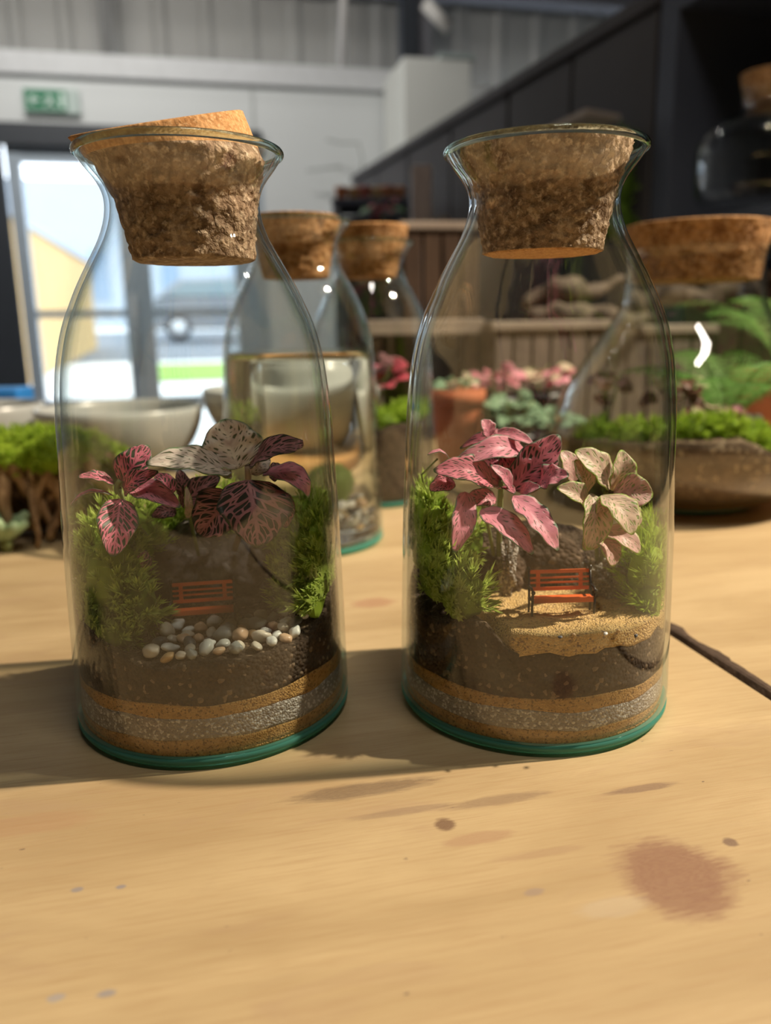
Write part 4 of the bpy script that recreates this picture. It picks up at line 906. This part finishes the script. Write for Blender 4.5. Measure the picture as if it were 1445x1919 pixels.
moss_clump('moss_clump', mb_, MOSSY, 'bright green moss bank sloping down inside the big right jar', 700, .0055, clampR=cJ, nb=9, w=.0008)
rk = at(1395, 800, .68); rock('rock', rk, (.018, .014, .013), PUM, 'pinkish grey stone behind the moss bank in the big right jar', seed=31, cl=cJ)
def pot_leaf_plant(): pass
small_plant('fittonia_plant', (JX+.012, JY-.03, .060), .034, .030, [LM_LPINK, LM_HOT, LM_LIME], 'low pink and cream plant beside the stone in the big right jar', 12, .018, 8, cJ)
BRN = leaf_mat('bronze_leaf', (.30, .12, .08), (.10, .035, .025), (.20, .09, .05), .12, 6)
small_plant('bronze_plant', (JX-.015, JY-.02, .066), .034, .055, [BRN, BRN, LM_LIME], 'bronze leaved plant left of the fern in the big right jar', 12, .022, 9, cJ)
small_plant('bronze_plant', (JX-.070, JY-.01, .064), .026, .060, [BRN, LM_DARK, LM_LPINK], 'dark plant at the left side of the big right jar', 12, .020, 19, cJ)
FERN = moss_mat('fern_green', (.14, .34, .06), (.24, .48, .12), (.36, .60, .22))
def fern(name, c, nf, L, mat, label, cl=None, seed=1, lean=(0, 0), pin=.014, cat='fern'):
    rr = random.Random(seed); root = empty(name, c, label, cat); c = Vector(c)
    for i in range(nf):
        a = 2*PI*i/nf+rr.uniform(-.2, .2); d = Vector((math.cos(a)+lean[0], math.sin(a)+lean[1], 0)); l = L*rr.uniform(.7, 1.1); b = MB()
        p1 = c+d*l*.35+Vector((0, 0, l*.75)); p2 = c+d*l*.95+Vector((0, 0, l*.62)); pts = curve(c, p1, p2, 14); b.tube(pts, .0005, 5)
        for j in range(3, 14):
            t = (pts[j]-pts[j-1]).normalized(); s = t.cross(Vector((0, 0, 1))).normalized(); pl_ = pin*math.sin(PI*(j-1)/14)*rr.uniform(.8, 1.2)
            for sg_ in (-1, 1):
                q = pts[j]; tip = q+s*sg_*pl_+t*pl_*.4-Vector((0, 0, pl_*.25)); b.tube([q, q.lerp(tip, .5)+Vector((0, 0, .001)), tip], .00028, 4)
                for m in range(1, 7):
                    o_ = q.lerp(tip, m/7); ll = pl_*.34*(1-m/9)
                    for e in (-1, 1):
                        w = (t*e+s*sg_*.5).normalized()*ll; n_ = Vector((0, 0, .0006)); b.add([o_, o_+w*.5+s*.0008, o_+w, o_+w*.5-s*.0008], [(0, 1, 2, 3)], [(0, .2), (0, .5), (0, 1), (0, .5)])
        o = b.build('frond', mat, root, smooth=False, origin=c)
        if cl:
            for v in o.data.vertices: v.co = cl(Vector(v.co)+c, .001)-c
    return root
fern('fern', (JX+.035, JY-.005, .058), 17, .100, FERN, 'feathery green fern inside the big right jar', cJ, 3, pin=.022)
fern('fern', (onT(1475, .93).x, .95, .10), 13, .12, FERN, 'bright fern beyond the big jar at the right picture edge', None, 5, pin=.02)
TER = plain('terracotta', (.42, .13, .06), .75, .2, .15, 60)
def pot(c, r, h, mat, label, name='plant_pot'):
    b = MB(); b.lathe([(r*.72, 0), (r*.95, h*.8), (r*.95, h*.81), (r*1.04, h*.81), (r*1.04, h), (r*.96, h), (r*.9, h*.85), (.0001, h*.84)], c, 40); o = tag(b.build(name, mat, origin=c), label, 'pot')
    b = MB(); b.lathe([(r*.88, h*.855), (r*.6, h*.88), (.0001, h*.89)], c, 24); b.build('soil', SOIL, o); return o
c = Vector((onT(1475, .93).x, .95, 0)); pot(c, .05, .10, TER, 'brown pot under the fern at the right picture edge')
c = onT(858, .86); pot(c, .0285, .088, TER, 'terracotta pot behind the left side of the right front bottle'); small_plant('trailing_plant', c+Vector((0, 0, .078)), .034, .026, [LM_GREEN, LM_LIME], 'green plant spilling over the terracotta pot', 16, .013, 41)
SILV = LM_GREEN; BLK = plain('black_plastic', (.02, .02, .022), .4, .4)
for i, (px, Y, r, h, R, H, mats, lw, lab, labp) in enumerate([
        (930, .95, .03, .072, .046, .045, [LM_PINK, LM_HOT], .018, 'pink plant seen through the shoulder of the right front bottle, left one', 'black pot of the left pink plant'),
        (1015, .97, .03, .075, .046, .045, [LM_HOT, LM_LIME, LM_PINK], .018, 'pink plant seen through the right front bottle, right one', 'black pot of the right pink plant'),
        (965, .83, .030, .045, .048, .045, [SILV], .017, 'silvery green leafy plant behind the right front bottle', 'black pot of the silvery green plant'),
        (1040, .86, .026, .035, .040, .035, [SILV, LM_GREEN], .015, 'lower silvery green plant left of the big jar', 'black pot of the lower silvery plant')]):
    c = onT(px, Y); pot(c, r, h, BLK, labp); small_plant('fittonia_plant', c+Vector((0, 0, h*.86)), R, H, mats, lab, 26, lw, 50+i)
# ---- rustic wooden crates and planks
def wood_mat(name, c1, c2, sc=(6, 60, 60), rough=.75):
    m, nt, out = new_mat(name); g = G(nt); o = g.obj(); n = g.noise(g.mapping(o, sc), 1.5, 4, .65, .4)
    g.bsdf(out, g.mix(g.ramp(n, [(.3, (0, 0, 0)), (.7, (1, 1, 1))]), c1, c2), rough, .25, g.bump(n, .4, .001)); return m
PALW = wood_mat('weathered_pale_wood', (.21, .165, .135), (.36, .30, .25)); GREW = wood_mat('grey_pallet_wood', (.10, .078, .066), (.20, .155, .13), (60, 60, 6)); DKW = wood_mat('dark_brown_wood', (.035, .020, .013), (.085, .05, .03), (50, 50, 6))
def plank(parent, name, c, d, mat, rz=0, bev=.0015):
    b = MB(); b.box(c, d, Matrix.Rotation(rz, 3, 'Z')); return b.build(name, mat, parent, smooth=False, bevel=bev)
def crate(px0, px1, Y, z0, z1, depth, nsl, label, mat=GREW, top=PALW, rz=.10):
    x0, x1 = onT(px0, Y).x, onT(px1, Y).x; w = x1-x0; cx = (x0+x1)/2
    r = empty('wooden_crate', (cx, Y+depth/2, z0), label, 'crate'); R = Matrix.Rotation(rz, 3, 'Z'); o = Vector((cx, Y+depth/2, 0))
    for i in range(nsl):
        x = -w/2+w*(i+.5)/nsl
        for s in (-1, 1):
            b = MB(); b.box(o+R @ Vector((x, s*(depth/2-.004), (z0+z1)/2)), (w/nsl*.86, .008, z1-z0-.012), R); b.build('slat', mat, r, smooth=False, bevel=.001)
    for s in (-1, 1):
        b = MB(); b.box(o+R @ Vector((s*(w/2-.005), 0, (z0+z1)/2)), (.01, depth-.02, z1-z0-.012), R); b.build('end_board', mat, r, smooth=False, bevel=.001)
    b = MB(); b.box(o+R @ Vector((0, 0, z1-.006)), (w+.01, depth+.01, .012), R); b.build('top_board', top, r, smooth=False, bevel=.002)
    return r
crate(915, 1130, 1.06, .0, .158, .12, 6, 'grey slatted crate with pale top behind the right front bottle')
crate(1128, 1330, 1.12, .0, .150, .12, 5, 'slatted crate with pale top behind the big right jar', rz=.05)
sh = empty('plank_shelf', (onT(815, 1.12).x, 1.14, 0), 'low shelf of pale weathered plank left of the grey slatted crate', 'shelf')
x0, x1 = onT(690, 1.12).x, onT(900, 1.12).x
plank(sh, 'shelf_board', ((x0+x1)/2, 1.14, .152), (x1-x0, .10, .020), PALW)
for x in (x0+.012, (x0+x1)/2, x1-.012): plank(sh, 'upright', (x, 1.15, .0705), (.016, .06, .141), GREW)
plank(sh, 'back_board', ((x0+x1)/2, 1.185, .07), (x1-x0, .008, .14), DKW)
crate(742, 885, 1.22, .0, .30, .16, 4, 'tall dark brown crate behind the low plank shelf', DKW, PALW, .15)
def driftwood(pts, rads, label, seed=0):
    pp = []; rr_ = []
    for i in range(len(pts)-1):
        for j in range(6):
            t = j/6; p = Vector(pts[i]).lerp(Vector(pts[i+1]), t); pp.append(p+Vector((N3(p+Vector((seed, 0, 0)), 30), N3(p, 31), N3(p, 32)))*.012); rr_.append((rads[i]+(rads[i+1]-rads[i])*t)*(.8+.7*N3(p, 55)))
    pp.append(Vector(pts[-1])); rr_.append(rads[-1]); b = MB(); b.tube(pp, rr_, 10); return tag(b.build('driftwood', wood_mat('driftwood_grey_'+str(seed), (.035, .025, .018), (.19, .145, .11), (30, 60, 60))), label, 'driftwood')
driftwood([at(985, 572, 1.1), at(1040, 545, 1.1), at(1100, 548, 1.1), at(1185, 528, 1.12)], [.010, .020, .017, .006], 'pale gnarled driftwood lying high on the grey slatted crate', 1)
driftwood([at(990, 596, 1.09), at(1060, 588, 1.09), at(1150, 590, 1.1), at(1230, 600, 1.1)], [.012, .018, .016, .008], 'dark lower driftwood on the crates', 2)
driftwood([at(1170, 575, 1.14), at(1240, 545, 1.14), at(1330, 560, 1.16), at(1420, 520, 1.16)], [.014, .024, .018, .010], 'thick brown driftwood behind the neck of the big jar', 3)
crate(1330, 1560, 1.16, .0, .22, .12, 5, 'dark slatted crate at the right edge behind the big jar', DKW, DKW, .05)
# ================================================================== BLACK SHELVING ALONG THE RIGHT
PHI = math.radians(18.7); SD = Vector((-math.sin(PHI), math.cos(PHI), 0)); SN = Vector((math.cos(PHI), math.sin(PHI), 0))
S0 = Vector((1.15, 0, 0))
def SH(Y, dep, z): t = Y/SD.y; return S0+SD*t+SN*dep+Vector((0, 0, z))
def sbox(b, Ya, Yb, d0, d1, z0, z1, mi=0):
    vs = [SH(Y_, d, z) for Y_ in (Ya, Yb) for d in (d0, d1) for z in (z0, z1)]
    b.add(vs, [(0, 1, 3, 2), (4, 6, 7, 5), (0, 4, 5, 1), (2, 3, 7, 6), (0, 2, 6, 4), (1, 5, 7, 3)], mi=mi)
BKB = plain('black_painted_board', (.030, .030, .034), .6, .3, .25, 3); SLATE = plain('slate_blue_edge', (.075, .085, .115), .5, .3, .1, 5); CHAR = plain('charcoal_board', (.075, .070, .074), .7, .25, .3, 2.5)
def part(root, name, boxes, mat):
    b = MB()
    for q in boxes: sbox(b, *q)
    return b.build(name, mat, root, smooth=False, bevel=.002)
TZ = .790
r = empty('black_shelving_unit', SH(1.4, .15, FL), 'tall open black shelving unit at the right edge holding a corked jar', 'shelving')
part(r, 'upright', [(1.70, 1.752, 0, .42, FL, TZ)], SLATE); part(r, 'upright', [(.95, .99, 0, .42, FL, TZ)], SLATE)
part(r, 'back_panel', [(.99, 1.70, .40, .42, FL, TZ)], BKB)
for z in (-.25, .345, TZ-.03): part(r, 'shelf', [(.99, 1.70, .0, .40, z-.028, z)], SLATE if z < .8 else BKB)
for i, (Ya, Yb, lab) in enumerate([(1.757, 2.36, 'charcoal board cabinet next to the open shelving unit'), (2.365, 3.1, 'charcoal board cabinet in the middle of the dark row'), (3.105, 3.75, 'farthest charcoal board cabinet of the dark row')]):
    r = empty('black_cabinet', SH((Ya+Yb)/2, .15, FL), lab, 'cabinet')
    part(r, 'carcass', [(Ya, Yb, .03, .40, FL, TZ-.03)], BKB); part(r, 'top_board', [(Ya, Yb, -.01, .42, TZ-.028, TZ)], CHAR)
    n = 2
    for k in range(n):
        a = Ya+(Yb-Ya)*k/n+.006; c_ = Ya+(Yb-Ya)*(k+1)/n-.006; part(r, 'door', [(a, c_, .0, .028, FL+.05, TZ-.034)], CHAR)
# corked jar on the open shelf
jp = SH(1.42, .20, .3455); jr, jh = .115, .150
SJ = [(.052, jh+.035), (.047, jh+.025), (.046, jh+.010), (.060, jh-.006), (.092, jh-.018), (.110, jh-.038), (jr, jh-.06), (jr, .05), (jr-.002, .02), (jr-.012, .006)]
q = at(1436, 300, 1.47); jp = Vector((q.x, q.y, .3455)); r = empty('storage_jar', jp, 'clear corked jar standing on the open black shelf', 'jar')
prof, _ = shell(SJ, .003, .006); b = MB(); b.lathe(prof, jp, 64); b.f = [f for f in b.f if len(f) <= 4]; b.mi = [0]*len(b.f); b.build('jar_wall', GLASS, r)
stopper([(0, .3455+jh+.014, .040, 0), (0, .3455+jh+.035, .046, 0), (0, .3455+jh+.060, .052, 0)], jp.x, jp.y, label='cork in the jar on the open black shelf', mats=(CORKB, CORKF), n=48)
# moss frame and small things on the cabinets
mp = SH(1.80, -.03, .36)
moss_clump('hanging_moss', [(SH(Y_, -.040, z), Vector((.03, .03, .05))) for Y_ in (1.80, 1.86) for z in (.36, .43, .50)], MOSSD, 'dark moss panel hanging on the cabinet beside the open shelving unit', 260, .012, nb=8, w=.002)
pl_ = SH(1.86, .12, TZ); pot(pl_, .05, .09, TER, 'terracotta pot on top of the cabinet at the upper right')
fern('trailing_fern', pl_+Vector((-.05, -.02, .085)), 12, .16, FERN, 'bright green fern leaning over the cabinet top at the upper right', None, 8, (-.5, -.2), .03)
b = MB(); q = SH(1.62, -.02, .86); b.box(q, (.05, .006, .014), Matrix.Rotation(-.3, 3, 'Y')); tag(b.build('shelf_label', plain('label_white', (.75, .75, .72), .5), smooth=False), 'small white label clipped to the top of the open shelving', 'label')
b = MB(); p0 = at(1052, 250, 1.85); p1 = at(1132, 214, 1.75); d = (p1-p0); M = d.to_track_quat('X', 'Z').to_matrix(); b.box((p0+p1)/2, (d.length, .10, .012), M)
tag(b.build('pale_board', plain('pale_board', (.42, .36, .31), .7), smooth=False, bevel=.002), 'pale board sticking out in front of the charcoal cabinet', 'board')
b = MB(); a_ = onT(792, 2.2).x; b.box((a_, 2.2, (FL+.55)/2), (.05, .05, .55-FL)); tag(b.build('wooden_post', wood_mat('post_wood', (.36, .29, .26), (.52, .44, .41), (50, 50, 5)), smooth=False, bevel=.004), 'pinkish brown upright post in front of the far cabinet', 'post')
# black display crate with small pots on it
Y = 2.75; xa, xb = at(622, 400, Y).x, at(768, 400, Y).x; zt = at(690, 372, Y).z; zb2 = -.1
r = empty('display_crate', ((xa+xb)/2, Y+.12, FL), 'black display crate with pale left side in front of the white wall', 'crate')
def dbox(name, c, d, mat): bb = MB(); bb.box(c, d); bb.build(name, mat, r, smooth=False, bevel=.003)
dbox('top', ((xa+xb)/2, Y+.12, zt-.01), (xb-xa, .26, .02), SLATE); dbox('side_panel', (xa+.012, Y+.12, (zt+FL)/2-.01), (.022, .24, zt-FL-.03), plain('pale_side', (.45, .48, .54), .5)); dbox('side_panel', (xb-.012, Y+.12, (zt+FL)/2-.01), (.022, .24, zt-FL-.03), BKB)
dbox('back', ((xa+xb)/2, Y+.235, (zt+FL)/2-.01), (xb-xa-.05, .01, zt-FL-.03), BKB); dbox('front_panel', ((xa+xb)/2+.03, Y+.01, (zt+FL)/2-.06), (xb-xa-.12, .012, zt-FL-.13), BKB)
for i in range(6):
    c = Vector((xa+.03+(xb-xa-.06)*i/5, Y+.06+.02*(i % 2), zt)); col = [(.55, .20, .08), (.60, .35, .15), (.40, .12, .08), (.62, .42, .20), (.45, .18, .08), (.55, .25, .12)][i]
    pot(c, .022, .045, plain('small_pot_%s' % 'abcdef'[i], col, .7), ['leftmost', 'second from the left', 'third from the left', 'fourth from the left', 'fifth from the left', 'rightmost'][i]+' small orange-brown pot on the black display crate')
def shelfplant(px, py, Y, mats, label, seed): p = at(px, py, Y); return p
c = at(718, 408, 2.4); c.z = at(718, 425, 2.4).z
b = MB(); b.box((c.x, c.y, (FL+c.z)/2), (.20, .16, c.z-FL)); tag(b.build('dark_stand', BKB, smooth=False, bevel=.003), 'dark stand with a pink plant in front of the display crate', 'stand')
small_plant('fittonia_plant', c, .07, .075, [LM_RED, LM_GREEN, LM_PINK], 'blurred pink and green plant on the dark stand in the distance', 16, .032, 77)
b = MB(); b.tube([at(748, 440, 2.15), at(795, 432, 2.155), at(842, 418, 2.15)], .020, 8); tag(b.build('driftwood_branch', PALW), 'pale branch resting in front of the wooden post', 'driftwood')
